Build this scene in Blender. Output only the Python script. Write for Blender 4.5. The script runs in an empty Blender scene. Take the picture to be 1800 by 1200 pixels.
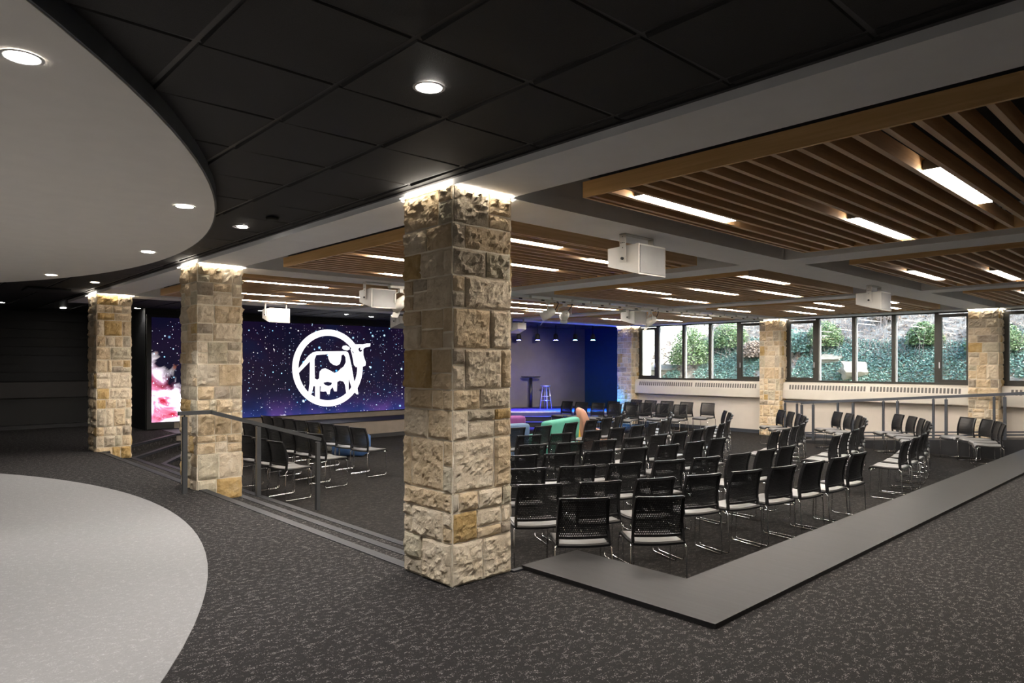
import bpy, bmesh, math, random
import numpy as np
from mathutils import Vector, Matrix, noise
from mathutils.geometry import tessellate_polygon

R = math.radians
SC = bpy.context.scene
COL = SC.collection

# ------------------------------------------------------------------ camera, light, exposure
F, HY, EZ = 1210.0, 639.5, 1.5            # focal length in px (1800 wide), horizon row, eye height
CA, SA = 0.6845, 0.729                     # cos / sin of the camera heading (46.8 deg from +X)
cam_data = bpy.data.cameras.new('camera')
cam_data.sensor_width = 36.0
cam_data.lens = 36.0 * F / 1800.0
cam_data.shift_y = (HY - 600.0) / 1800.0
cam_data.clip_start = 0.05
cam_data.clip_end = 300
cam = bpy.data.objects.new('camera', cam_data)
COL.objects.link(cam)
cam.location = (0, 0, EZ)
cam.rotation_euler = (R(90), 0, math.atan2(SA, CA) - R(90))
SC.camera = cam
SC.view_settings.view_transform = 'Standard'
SC.view_settings.look = 'None'
SC.view_settings.gamma = 1.0
SC.view_settings.use_curve_mapping = False
SC.view_settings.exposure = 1.5

world = bpy.data.worlds.new('world')
SC.world = world
world.use_nodes = True
wn = world.node_tree
bg = wn.nodes['Background']
sky = wn.nodes.new('ShaderNodeTexSky')
sky.sky_type = 'NISHITA'
sky.sun_disc = False
sky.sun_elevation = R(38)
sky.sun_rotation = R(200)
wn.links.new(sky.outputs[0], bg.inputs[0])
bg.inputs[1].default_value = 0.42

sun_data = bpy.data.lights.new('sun', 'SUN')
sun_data.energy = 5.5
sun_data.angle = R(0.6)
sun_data.color = (1.0, 0.95, 0.86)
sun = bpy.data.objects.new('sun', sun_data)
COL.objects.link(sun)
sun.rotation_euler = Vector((-0.45, 0.72, -0.62)).to_track_quat('-Z', 'Y').to_euler()

def at(px, py, z=None, X=None, Y=None):
    """point of the place that the photograph's pixel (1800 x 1200) shows on a plane"""
    l = (px - 900) / F
    v = (HY - py) / F
    D = (CA + l * SA, SA - l * CA, v)
    if z is not None: d = (z - EZ) / v
    elif X is not None: d = X / D[0]
    else: d = Y / D[1]
    return Vector((D[0] * d, D[1] * d, EZ + D[2] * d))

# ------------------------------------------------------------------ materials
def nt(name):
    m = bpy.data.materials.new(name)
    m.use_nodes = True
    t = m.node_tree
    return m, t, t.nodes['Principled BSDF']

def N(t, typ, **kw):
    n = t.nodes.new(typ)
    for k, v in kw.items():
        if k.startswith('i_'):
            n.inputs[k[2:].replace('_', ' ')].default_value = v
        else:
            setattr(n, k, v)
    return n

def pos(t, scale=(1, 1, 1)):
    g = N(t, 'ShaderNodeNewGeometry')
    mp = N(t, 'ShaderNodeMapping')
    mp.inputs['Scale'].default_value = scale
    t.links.new(g.outputs['Position'], mp.inputs['Vector'])
    return mp.outputs[0]

def objc(t, scale=(1, 1, 1)):
    g = N(t, 'ShaderNodeTexCoord')
    mp = N(t, 'ShaderNodeMapping')
    mp.inputs['Scale'].default_value = scale
    t.links.new(g.outputs['Object'], mp.inputs['Vector'])
    return mp.outputs[0]

def ramp(t, fac, stops):
    r = N(t, 'ShaderNodeValToRGB')
    el = r.color_ramp.elements
    while len(el) < len(stops): el.new(0.5)
    for e, (p, c) in zip(el, stops):
        e.position = p
        e.color = (c[0], c[1], c[2], 1)
    t.links.new(fac, r.inputs[0])
    return r.outputs[0]

def plain(name, col, rough=0.6, metal=0.0, var=0.08, scale=6.0, bump=0.0, bscale=60.0, spec=0.5):
    m, t, b = nt(name)
    nz = N(t, 'ShaderNodeTexNoise')
    nz.inputs['Scale'].default_value = scale
    nz.inputs['Detail'].default_value = 4
    t.links.new(pos(t), nz.inputs['Vector'])
    lo = [c * (1 - var) for c in col]
    hi = [min(1, c * (1 + var)) for c in col]
    t.links.new(ramp(t, nz.outputs[0], [(0.3, lo), (0.7, hi)]), b.inputs['Base Color'])
    b.inputs['Roughness'].default_value = rough
    b.inputs['Metallic'].default_value = metal
    b.inputs['Specular IOR Level'].default_value = spec
    if bump:
        n2 = N(t, 'ShaderNodeTexNoise')
        n2.inputs['Scale'].default_value = bscale
        n2.inputs['Detail'].default_value = 3
        t.links.new(pos(t), n2.inputs['Vector'])
        bp = N(t, 'ShaderNodeBump')
        bp.inputs['Strength'].default_value = bump
        bp.inputs['Distance'].default_value = 0.01
        t.links.new(n2.outputs[0], bp.inputs['Height'])
        t.links.new(bp.outputs[0], b.inputs['Normal'])
    return m

def emit(name, col, strength):
    m, t, b = nt(name)
    b.inputs['Base Color'].default_value = (0.8, 0.8, 0.8, 1)
    b.inputs['Emission Color'].default_value = (*col, 1)
    b.inputs['Emission Strength'].default_value = strength
    return m

def carpet(name, base, dark, fleck, fleck_amt, rough=0.95, ang=0.0):
    m, t, b = nt(name)
    mp = N(t, 'ShaderNodeMapping')
    g = N(t, 'ShaderNodeNewGeometry')
    mp.inputs['Rotation'].default_value = (0, 0, ang)
    mp.inputs['Scale'].default_value = (70, 330, 150)
    t.links.new(g.outputs['Position'], mp.inputs['Vector'])
    n1 = N(t, 'ShaderNodeTexNoise'); n1.inputs['Scale'].default_value = 1.0; n1.inputs['Detail'].default_value = 3
    n1.inputs['Roughness'].default_value = 0.7
    t.links.new(mp.outputs[0], n1.inputs['Vector'])
    c1 = ramp(t, n1.outputs[0], [(0.30, dark), (0.62, base)])
    # loop-pile flecks in short dashes
    mp2 = N(t, 'ShaderNodeMapping')
    mp2.inputs['Rotation'].default_value = (0, 0, ang)
    mp2.inputs['Scale'].default_value = (200, 300, 150)
    t.links.new(g.outputs['Position'], mp2.inputs['Vector'])
    vo = N(t, 'ShaderNodeTexVoronoi'); vo.inputs['Scale'].default_value = 1.0
    t.links.new(mp2.outputs[0], vo.inputs['Vector'])
    n2 = N(t, 'ShaderNodeTexNoise'); n2.inputs['Scale'].default_value = 0.10; n2.inputs['Detail'].default_value = 3
    t.links.new(mp2.outputs[0], n2.inputs['Vector'])
    mul = N(t, 'ShaderNodeMath', operation='MULTIPLY')
    sep = N(t, 'ShaderNodeSeparateColor')
    t.links.new(vo.outputs['Color'], sep.inputs[0])
    t.links.new(sep.outputs[0], mul.inputs[0]); t.links.new(n2.outputs[0], mul.inputs[1])
    f = ramp(t, mul.outputs[0], [(fleck_amt, (0, 0, 0)), (fleck_amt + 0.07, (1, 1, 1))])
    mx = N(t, 'ShaderNodeMix', data_type='RGBA')
    t.links.new(f, mx.inputs[0]); t.links.new(c1, mx.inputs[6]); mx.inputs[7].default_value = (*fleck, 1)
    # slow wear variation
    t.links.new(mx.outputs[2], b.inputs['Base Color'])
    b.inputs['Roughness'].default_value = rough
    b.inputs['Specular IOR Level'].default_value = 0.15
    bp = N(t, 'ShaderNodeBump'); bp.inputs['Strength'].default_value = 0.5; bp.inputs['Distance'].default_value = 0.004
    t.links.new(n1.outputs[0], bp.inputs['Height']); t.links.new(bp.outputs[0], b.inputs['Normal'])
    return m

def stone_mat(name, a, b_, c):
    m, t, b = nt(name)
    p = pos(t)
    n1 = N(t, 'ShaderNodeTexNoise'); n1.inputs['Scale'].default_value = 7; n1.inputs['Detail'].default_value = 6
    n1.inputs['Roughness'].default_value = 0.65
    t.links.new(p, n1.inputs['Vector'])
    col = ramp(t, n1.outputs[0], [(0.30, a), (0.5, b_), (0.70, c)])
    t.links.new(col, b.inputs['Base Color'])
    n2 = N(t, 'ShaderNodeTexNoise'); n2.inputs['Scale'].default_value = 34; n2.inputs['Detail'].default_value = 8
    n2.inputs['Roughness'].default_value = 0.78
    t.links.new(p, n2.inputs['Vector'])
    bp = N(t, 'ShaderNodeBump'); bp.inputs['Strength'].default_value = 1.0; bp.inputs['Distance'].default_value = 0.022
    t.links.new(n2.outputs[0], bp.inputs['Height']); t.links.new(bp.outputs[0], b.inputs['Normal'])
    b.inputs['Roughness'].default_value = 0.9
    b.inputs['Specular IOR Level'].default_value = 0.2
    return m

def wood_mat(name, c1, c2, along=0, rough=0.45, spec=0.5):
    m, t, b = nt(name)
    sc = (1.2, 30, 30) if along == 0 else (30, 1.2, 30)
    n1 = N(t, 'ShaderNodeTexNoise'); n1.inputs['Scale'].default_value = 1.6; n1.inputs['Detail'].default_value = 5
    n1.inputs['Distortion'].default_value = 0.4
    t.links.new(pos(t, sc), n1.inputs['Vector'])
    t.links.new(ramp(t, n1.outputs[0], [(0.3, c1), (0.7, c2)]), b.inputs['Base Color'])
    b.inputs['Roughness'].default_value = rough
    b.inputs['Specular IOR Level'].default_value = spec
    return m

M = {}
M['carpet_dark'] = carpet('charcoal fleck carpet', (0.019, 0.0168, 0.0162), (0.006, 0.0054, 0.0052), (0.16, 0.148, 0.142), 0.45)
M['carpet_pit'] = carpet('dark brown fleck carpet', (0.014, 0.012, 0.011), (0.005, 0.0045, 0.0042), (0.065, 0.058, 0.054), 0.44)
M['carpet_light'] = carpet('light grey carpet', (0.215, 0.21, 0.206), (0.17, 0.166, 0.163), (0.28, 0.275, 0.27), 0.45, ang=0.9)
M['nosing'] = plain('dark rubber nosing', (0.017, 0.018, 0.022), 0.5, bump=0.1, spec=0.16)
M['riser'] = plain('stage riser taupe', (0.20, 0.165, 0.13), 0.7)
M['base_black'] = plain('black base', (0.018, 0.018, 0.02), 0.5)
M['tile'] = plain('black acoustic tile', (0.024, 0.0228, 0.0218), 0.72, bump=0.25, bscale=300)
M['grid'] = plain('black ceiling grid', (0.035, 0.034, 0.034), 0.38)
M['white_paint'] = plain('white ceiling paint', (0.90, 0.895, 0.89), 0.75, var=0.02)
M['soffit'] = plain('soffit paint', (0.86, 0.82, 0.76), 0.75, var=0.02)
M['soffit_edge'] = plain('dark soffit edge', (0.04, 0.047, 0.06), 0.5)
M['plenum'] = plain('dark plenum paint', (0.03, 0.028, 0.026), 0.9)
M['wood'] = wood_mat('oak slat veneer', (0.64, 0.40, 0.20), (0.78, 0.53, 0.30))
M['wood_y'] = wood_mat('oak fascia veneer', (0.70, 0.41, 0.15), (0.82, 0.52, 0.22), 1)
M['lamp'] = emit('linear lamp diffuser', (1.0, 0.925, 0.83), 42)
M['cove'] = emit('column led strip', (1.0, 0.92, 0.80), 10)
M['down'] = emit('downlight lens', (1.0, 0.94, 0.86), 28)
M['down_warm'] = emit('warm downlight lens', (1.0, 0.82, 0.62), 20)
M['lamp_body'] = plain('lamp housing black', (0.02, 0.02, 0.02), 0.5)
M['trim_white'] = plain('downlight trim', (0.7, 0.7, 0.68), 0.4, var=0.01)
M['mortar'] = plain('pale mortar', (0.80, 0.72, 0.58), 0.95, bump=0.5, bscale=80)
M['stone0'] = stone_mat('tan limestone', (0.50, 0.37, 0.22), (0.66, 0.51, 0.33), (0.74, 0.60, 0.42))
M['stone1'] = stone_mat('cream limestone', (0.58, 0.47, 0.33), (0.72, 0.60, 0.44), (0.78, 0.67, 0.52))
M['stone2'] = stone_mat('grey limestone', (0.40, 0.34, 0.25), (0.52, 0.44, 0.33), (0.61, 0.53, 0.41))
M['stone3'] = stone_mat('ochre limestone', (0.42, 0.27, 0.10), (0.54, 0.37, 0.16), (0.60, 0.45, 0.26))
M['stone4'] = stone_mat('brown pitted limestone', (0.24, 0.19, 0.14), (0.40, 0.33, 0.25), (0.52, 0.44, 0.35))
M['stone5'] = stone_mat('green grey limestone', (0.43, 0.38, 0.27), (0.55, 0.48, 0.35), (0.64, 0.57, 0.43))
M['black_plastic'] = plain('black plastic', (0.008, 0.008, 0.009), 0.34, var=0.03)
M['seat'] = plain('grey seat plastic', (0.17, 0.165, 0.16), 0.32, var=0.05)
M['chrome'] = plain('chrome', (0.75, 0.75, 0.76), 0.12, metal=1.0, var=0.01)
M['rail'] = plain('dark bronze rail', (0.06, 0.062, 0.065), 0.38, metal=0.3)
M['rail_grey'] = plain('slate rail', (0.045, 0.05, 0.062), 0.4)
M['wall_cream'] = plain('cream wall', (0.60, 0.54, 0.47), 0.8, var=0.02)
M['convector'] = plain('cream enamel', (0.58, 0.54, 0.47), 0.42, var=0.02)
M['slot'] = plain('grille slot', (0.12, 0.11, 0.10), 0.7)
M['frame'] = plain('dark bronze window frame', (0.035, 0.032, 0.026), 0.4, metal=0.2)
M['frame_light'] = plain('silver window bead', (0.55, 0.56, 0.55), 0.4)
M['wall_dark'] = plain('near black wall', (0.0035, 0.0035, 0.004), 0.7)
M['wall_band'] = plain('charcoal panel', (0.011, 0.0105, 0.0105), 0.6)
M['wall_brown'] = plain('brown ledge board', (0.022, 0.019, 0.018), 0.6)
M['stage_wall'] = plain('stage back wall', (0.115, 0.103, 0.11), 0.7, var=0.10, scale=2.2)
M['blue_wall'] = plain('deep blue wall', (0.002, 0.034, 0.10), 0.6)
M['stage_floor'] = plain('stage floor', (0.035, 0.04, 0.15), 0.45)  # blue of the stage spotlights painted into the base colour of a dark floor
M['ledge'] = wood_mat('dark laminate ledge', (0.014, 0.013, 0.013), (0.019, 0.018, 0.018), 1, 0.5, 0.12)
M['speaker'] = plain('white speaker cabinet', (0.50, 0.485, 0.45), 0.5, var=0.02)
M['grille'] = plain('grey speaker grille', (0.27, 0.265, 0.26), 0.6, bump=0.6, bscale=500)
M['fixture_white'] = plain('white fixture paint', (0.62, 0.60, 0.54), 0.4)
M['black_matte'] = plain('matte black', (0.01, 0.01, 0.01), 0.7)
M['green'] = plain('mint green upholstery', (0.06, 0.27, 0.20), 0.75, bump=0.2)
M['navy'] = plain('blue grey upholstery', (0.08, 0.14, 0.24), 0.75, bump=0.2)
M['purple'] = plain('magenta upholstery', (0.15, 0.025, 0.14), 0.75, bump=0.2)
M['peach'] = plain('peach upholstery', (0.44, 0.22, 0.15), 0.75, bump=0.2)
M['yellow'] = plain('yellow upholstery', (0.75, 0.50, 0.03), 0.75)
M['blue'] = plain('blue upholstery', (0.06, 0.14, 0.34), 0.75)
M['beige'] = plain('beige upholstery', (0.42, 0.40, 0.37), 0.75)
M['steel'] = plain('brushed steel', (0.55, 0.55, 0.58), 0.35, metal=0.8)
M['outlet'] = plain('white outlet plate', (0.7, 0.7, 0.68), 0.4)
M['cable'] = plain('black cable', (0.012, 0.012, 0.012), 0.5)
M['spot'] = emit('stage spot violet', (0.30, 0.30, 1.0), 22)
M['spot_c'] = emit('stage spot cyan', (0.35, 0.75, 1.0), 22)
M['concrete'] = plain('sunlit exterior concrete', (0.80, 0.79, 0.76), 0.9)
M['rock'] = plain('flagstone rock', (0.30, 0.27, 0.21), 0.9, var=0.25, scale=2, bump=0.5, bscale=12)
M['bark'] = plain('grey brown twig', (0.34, 0.28, 0.25), 0.9, var=0.3)
M['leaf_a'] = plain('ivy leaf', (0.16, 0.27, 0.21), 0.4, var=0.6, scale=25)
M['leaf_b'] = plain('bright shrub leaf', (0.15, 0.22, 0.085), 0.5, var=0.5, scale=25)
M['leaf_c'] = plain('dry brown leaf', (0.36, 0.27, 0.20), 0.7, var=0.4, scale=25)
M['soil'] = plain('leaf litter soil', (0.30, 0.27, 0.22), 0.95, var=0.55, scale=5, bump=1.0, bscale=25)

def glass_mat():
    m = bpy.data.materials.new('window glass'); m.use_nodes = True
    t = m.node_tree
    for n in list(t.nodes): t.nodes.remove(n)
    out = N(t, 'ShaderNodeOutputMaterial')
    tr = N(t, 'ShaderNodeBsdfTransparent'); tr.inputs[0].default_value = (0.93, 0.96, 0.95, 1)
    gl = N(t, 'ShaderNodeBsdfGlossy'); gl.inputs['Roughness'].default_value = 0.02
    fr = N(t, 'ShaderNodeFresnel'); fr.inputs[0].default_value = 1.45
    mx = N(t, 'ShaderNodeMixShader')
    t.links.new(fr.outputs[0], mx.inputs[0]); t.links.new(tr.outputs[0], mx.inputs[1]); t.links.new(gl.outputs[0], mx.inputs[2])
    t.links.new(mx.outputs[0], out.inputs[0])
    return m
M['glass'] = glass_mat()

def screen_mat():
    """star field with a bright nebula low on the left, drawn as the LED wall shows it"""
    m, t, b = nt('LED star field')
    g = N(t, 'ShaderNodeNewGeometry')
    sp = N(t, 'ShaderNodeSeparateXYZ'); t.links.new(g.outputs['Position'], sp.inputs[0])
    P_ = g.outputs['Position']
    def math_(op, a, b2=None, c=None):
        n = N(t, 'ShaderNodeMath', operation=op)
        for i, v in enumerate((a, b2, c)):
            if v is None: continue
            if isinstance(v, (int, float)): n.inputs[i].default_value = v
            else: t.links.new(v, n.inputs[i])
        return n.outputs[0]
    def mr(v, a, b2, c=0.0, d=1.0):
        n = N(t, 'ShaderNodeMapRange'); n.clamp = True
        t.links.new(v, n.inputs[0])
        for i, q in enumerate((a, b2, c, d)): n.inputs[i + 1].default_value = q
        return n.outputs[0]
    X, Z = sp.outputs[0], sp.outputs[2]
    n1 = N(t, 'ShaderNodeTexNoise'); n1.inputs['Scale'].default_value = 0.7; n1.inputs['Detail'].default_value = 5
    t.links.new(P_, n1.inputs['Vector'])
    base = ramp(t, n1.outputs[0], [(0.35, (0.002, 0.002, 0.012)), (0.55, (0.006, 0.002, 0.014)), (0.7, (0.001, 0.006, 0.028))])
    # purple haze rising from the lower edge
    low = math_('POWER', mr(Z, 1.2, 0.15), 3.2)
    n2 = N(t, 'ShaderNodeTexNoise'); n2.inputs['Scale'].default_value = 1.3; n2.inputs['Detail'].default_value = 6
    t.links.new(P_, n2.inputs['Vector'])
    hz = math_('MULTIPLY', low, mr(n2.outputs[0], 0.3, 0.7, 0.2, 0.9))
    hcol = ramp(t, n2.outputs[0], [(0.40, (0.02, 0.06, 0.34)), (0.6, (0.10, 0.05, 0.26))])
    mx = N(t, 'ShaderNodeMix', data_type='RGBA', blend_type='MIX')
    t.links.new(hz, mx.inputs[0]); t.links.new(base, mx.inputs[6]); t.links.new(hcol, mx.inputs[7])
    col = mx.outputs[2]
    def add(col, fac, c, strength=1.0):
        a = N(t, 'ShaderNodeMix', data_type='RGBA', blend_type='ADD')
        a.clamp_result = False
        k = math_('MULTIPLY', fac, strength) if strength != 1.0 else fac
        t.links.new(k, a.inputs[0]); t.links.new(col, a.inputs[6])
        if isinstance(c, tuple): a.inputs[7].default_value = (*c, 1)
        else: t.links.new(c, a.inputs[7])
        return a.outputs[2]
    # nebula
    n3 = N(t, 'ShaderNodeTexNoise'); n3.inputs['Scale'].default_value = 2.4; n3.inputs['Detail'].default_value = 8
    n3.inputs['Distortion'].default_value = 0.7
    t.links.new(P_, n3.inputs['Vector'])
    edge = math_('ADD', mr(X, 4.7, 6.7, 1.65, -0.45), math_('MULTIPLY', math_('SUBTRACT', n3.outputs[0], 0.5), 1.5))
    neb = mr(math_('SUBTRACT', edge, Z), -0.12, 0.42)
    ncol = ramp(t, n3.outputs[0], [(0.30, (0.55, 0.02, 0.06)), (0.39, (0.80, 0.30, 0.50)), (0.46, (1.6, 1.35, 1.6)), (0.58, (1.6, 1.5, 1.6)), (0.68, (0.9, 0.30, 0.16))])
    mn = N(t, 'ShaderNodeMix', data_type='RGBA')
    t.links.new(neb, mn.inputs[0]); t.links.new(col, mn.inputs[6]); t.links.new(ncol, mn.inputs[7])
    col = mn.outputs[2]
    # white cloud tops along the lower edge
    n5 = N(t, 'ShaderNodeTexNoise'); n5.inputs['Scale'].default_value = 1.1; n5.inputs['Detail'].default_value = 4
    cx = N(t, 'ShaderNodeCombineXYZ'); t.links.new(X, cx.inputs[0]); t.links.new(cx.outputs[0], n5.inputs['Vector'])
    cl = mr(math_('SUBTRACT', math_('MULTIPLY_ADD', math_('SUBTRACT', n5.outputs[0], 0.58), 1.7, 0.10), Z), 0.0, 0.06)
    col = add(col, cl, (0.9, 0.85, 1.0))
    # stars, three sizes
    for sc, th, soft, tint, keep in ((4.6, 0.105, 0.13, ((0.25, 0.6, 1.0), (1, 1, 1)), 0.70), (9.5, 0.12, 0.10, ((0.5, 0.75, 1.0), (1, 0.95, 0.9)), 0.83), (17.0, 0.13, 0.1, ((0.6, 0.7, 1.0), (0.9, 0.6, 0.8)), 0.84), (1.9, 0.085, 0.11, ((0.05, 0.4, 1.0), (0.5, 0.8, 1.0)), 0.6)):
        vo = N(t, 'ShaderNodeTexVoronoi', voronoi_dimensions='2D'); vo.inputs['Scale'].default_value = sc
        c2 = N(t, 'ShaderNodeCombineXYZ'); t.links.new(X, c2.inputs[0]); t.links.new(Z, c2.inputs[1])
        t.links.new(c2.outputs[0], vo.inputs['Vector'])
        sc_ = N(t, 'ShaderNodeSeparateColor'); t.links.new(vo.outputs['Color'], sc_.inputs[0])
        on = mr(sc_.outputs[0], keep, keep + 0.02)
        core = math_('POWER', mr(vo.outputs['Distance'], th, 0.0), 2.0)
        amp = math_('MULTIPLY', core, math_('MULTIPLY', on, mr(sc_.outputs[1], 0.0, 1.0, 0.6, 5.0)))
        tc = ramp(t, sc_.outputs[2], [(0.3, tint[0]), (0.8, tint[1])])
        vm = N(t, 'ShaderNodeVectorMath', operation='SCALE'); t.links.new(tc, vm.inputs[0]); t.links.new(amp, vm.inputs[3])
        va = N(t, 'ShaderNodeVectorMath', operation='ADD'); t.links.new(col, va.inputs[0]); t.links.new(vm.outputs[0], va.inputs[1])
        col = va.outputs[0]
    b.inputs['Base Color'].default_value = (0.01, 0.01, 0.012, 1)
    b.inputs['Roughness'].default_value = 0.5
    t.links.new(col, b.inputs['Emission Color'])
    b.inputs['Specular IOR Level'].default_value = 0.08
    b.inputs['Emission Strength'].default_value = 0.50
    return m
M['screen'] = screen_mat()
M['logo'] = emit('LED logo white', (0.93, 0.92, 1.0), 0.46)

# ------------------------------------------------------------------ mesh helpers
class MB:
    """collects verts / faces and links them as ONE mesh object"""
    def __init__(self): self.v = []; self.f = []; self.s = []
    def quadgrid(self, pts, nu, nv, smooth=False, flip=False):
        o = len(self.v); self.v += [tuple(p) for p in pts]
        for j in range(nv):
            for i in range(nu):
                a = o + j * (nu + 1) + i
                q = (a, a + 1, a + nu + 2, a + nu + 1)
                self.f.append(q[::-1] if flip else q); self.s.append(smooth)
    def box(self, x0, y0, z0, x1, y1, z1):
        self.hexa([(x0, y0, z0), (x1, y0, z0), (x1, y1, z0), (x0, y1, z0), (x0, y0, z1), (x1, y0, z1), (x1, y1, z1), (x0, y1, z1)])
        return self
    def hexa(self, p):
        o = len(self.v); self.v += [tuple(q) for q in p]
        for q in ((0, 3, 2, 1), (4, 5, 6, 7), (0, 1, 5, 4), (1, 2, 6, 5), (2, 3, 7, 6), (3, 0, 4, 7)):
            self.f.append(tuple(o + i for i in q)); self.s.append(False)
        return self
    def bevbox(self, x0, y0, z0, x1, y1, z1, b):
        """box with all edges chamfered (rounded by smooth shading)"""
        bm = bmesh.new()
        bmesh.ops.create_cube(bm, size=1)
        for v in bm.verts:
            v.co = Vector((x0 + (v.co.x + .5) * (x1 - x0), y0 + (v.co.y + .5) * (y1 - y0), z0 + (v.co.z + .5) * (z1 - z0)))
        bmesh.ops.bevel(bm, geom=bm.edges[:], offset=b, segments=2, affect='EDGES', profile=0.5)
        self.add_bm(bm, True); bm.free(); return self
    def add_bm(self, bm, smooth=False, mat=None):
        o = len(self.v); bm.verts.index_update()
        self.v += [tuple((mat @ v.co) if mat else v.co) for v in bm.verts]
        for f in bm.faces:
            self.f.append(tuple(o + v.index for v in f.verts)); self.s.append(smooth)
    def prism(self, poly, z0, z1):
        """vertical prism over a 2D polygon (ccw)"""
        o = len(self.v); n = len(poly)
        zz0 = z0 if hasattr(z0, '__len__') else [z0] * n
        zz1 = z1 if hasattr(z1, '__len__') else [z1] * n
        self.v += [(p[0], p[1], zz0[i]) for i, p in enumerate(poly)] + [(p[0], p[1], zz1[i]) for i, p in enumerate(poly)]
        for i in range(n):
            j = (i + 1) % n
            self.f.append((o + i, o + j, o + n + j, o + n + i)); self.s.append(False)
        tri = tessellate_polygon([[Vector((p[0], p[1], 0)) for p in poly]])
        for a, b_, c in tri:
            A, B_, C_ = [Vector(poly[k]) for k in (a, b_, c)]
            up = (B_ - A).to_3d().cross((C_ - A).to_3d()).z > 0
            tup = (a, b_, c) if up else (c, b_, a)
            self.f.append(tuple(o + n + k for k in tup)); self.s.append(False)
            self.f.append(tuple(o + k for k in reversed(tup))); self.s.append(False)
        return self
    def tube(self, path, r, n=6, caps=True, smooth=True):
        path = [Vector(p) for p in path]; k = len(path); o = len(self.v)
        rr = r if hasattr(r, '__len__') else [r] * k
        ref = None
        for i, p in enumerate(path):
            d = (path[min(i + 1, k - 1)] - path[max(i - 1, 0)]).normalized()
            if ref is None:
                ref = Vector((0, 0, 1)) if abs(d.z) < 0.9 else Vector((1, 0, 0))
            u = d.cross(ref)
            if u.length < 1e-4: u = d.cross(Vector((0, 1, 0)))
            u.normalize(); w = d.cross(u).normalized(); ref = u.cross(d)
            for j in range(n):
                a = 2 * math.pi * j / n
                self.v.append(tuple(p + (u * math.cos(a) + w * math.sin(a)) * rr[i]))
        for i in range(k - 1):
            for j in range(n):
                a = o + i * n + j; b_ = o + i * n + (j + 1) % n
                self.f.append((a, b_, b_ + n, a + n)); self.s.append(smooth)
        if caps:
            self.f.append(tuple(o + j for j in reversed(range(n)))); self.s.append(False)
            self.f.append(tuple(o + (k - 1) * n + j for j in range(n))); self.s.append(False)
        return self
    def lathe(self, prof, cx, cy, n=24, smooth=True):
        """profile (r, z) turned about a vertical axis"""
        o = len(self.v); k = len(prof)
        for r, z in prof:
            for j in range(n):
                a = 2 * math.pi * j / n
                self.v.append((cx + r * math.cos(a), cy + r * math.sin(a), z))
        for i in range(k - 1):
            for j in range(n):
                a = o + i * n + j; b_ = o + i * n + (j + 1) % n
                self.f.append((a, b_, b_ + n, a + n)); self.s.append(smooth)
        self.f.append(tuple(o + j for j in reversed(range(n)))); self.s.append(False)
        self.f.append(tuple(o + (k - 1) * n + j for j in range(n))); self.s.append(False)
        return self
    def mesh(self, name, mat):
        me = bpy.data.meshes.new(name)
        me.from_pydata(self.v, [], self.f)
        me.polygons.foreach_set('use_smooth', self.s)
        me.materials.append(mat)
        me.update()
        return me
    def build(self, name, mat, parent=None, loc=None, recalc=False):
        me = self.mesh(name, mat)
        if recalc:
            bm = bmesh.new(); bm.from_mesh(me); bmesh.ops.recalc_face_normals(bm, faces=bm.faces[:]); bm.to_mesh(me); bm.free()
        return link(name, me, parent)

def link(name, me, parent=None):
    o = bpy.data.objects.new(name, me)
    COL.objects.link(o)
    if parent is not None:
        o.parent = parent
        o.matrix_parent_inverse = WM[parent.name].inverted()
    WM[o.name] = Matrix.Identity(4)
    return o
WM = {}

def tag(o, label=None, cat=None, group=None, kind=None):
    if label: o['label'] = label
    if cat: o['category'] = cat
    if group: o['group'] = group
    if kind: o['kind'] = kind
    return o

def thing(name, loc, label, cat, group=None, rz=0):
    o = bpy.data.objects.new(name, None)
    COL.objects.link(o)
    o.empty_display_size = 0.1
    o.location = loc; o.rotation_euler = (0, 0, rz)
    WM[o.name] = Matrix.Translation(loc) @ Matrix.Rotation(rz, 4, 'Z')
    return tag(o, label, cat, group)

def struct(name, mb, mat, **kw):
    o = mb.build(name, mat, **kw)
    o['kind'] = 'structure'
    return o

def copy_tree(o, parent=None):
    c = o.copy(); COL.objects.link(c)
    if parent is not None: c.parent = parent
    for ch in [x for x in KIDS.get(o.name, [])]:
        d = ch.copy(); COL.objects.link(d); d.parent = c
    return c
KIDS = {}

# ------------------------------------------------------------------ levels and plan
FZ = -0.43                      # floor of the sunken seating area (upper floor is z = 0)
ST = 0.1433                     # riser
CEIL = 2.75                     # black tile ceiling
BEAM = 2.70                     # underside of the white beams
WX = 18.15                      # inner face of the window wall
COLS_Y = (3.64, 8.52, 13.40)

# ---- floor
fl = MB()
up = [(-9, -6), (2.96, -6), (2.96, 13.25), (4.85, 15.66), (4.85, 17.2), (4.6, 19.3), (-9, 19.3)]
fl.prism(up, -0.25, 0.0)
floor = struct('floor', fl, M['carpet_dark'])
def fpart(name, mb, mat, label=None):
    o = mb.build(name, mat, floor)
    if label: o['label'] = label
    return o
fpart('entry_floor', MB().prism([(2.96, -6), (19.5, -6), (19.5, 2.1), (3.5, 2.1), (3.5, 3.64), (2.96, 3.64)], -0.25, 0.0), M['carpet_dark'])
fpart('landing', MB().prism([(14.9, 2.1), (18.2, 2.1), (18.2, 2.55), (14.9, 2.55)], FZ, 0.0), M['carpet_dark'])
fpart('sunken_floor', MB().prism([(2.5, 2.0), (20, 2.0), (20, 19), (2.5, 19)], FZ - 0.2, FZ), M['carpet_pit'], 'dark brown fleck carpet of the sunken seating area')
inl = MB()
inl.prism([(-5.95 + 8.22 * math.cos(2 * math.pi * i / 160), 7.86 + 8.22 * math.sin(2 * math.pi * i / 160)) for i in range(160)], 0.0, 0.004)
fpart('carpet_inlay', inl, M['carpet_light'], 'round light grey carpet inlay')
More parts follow.
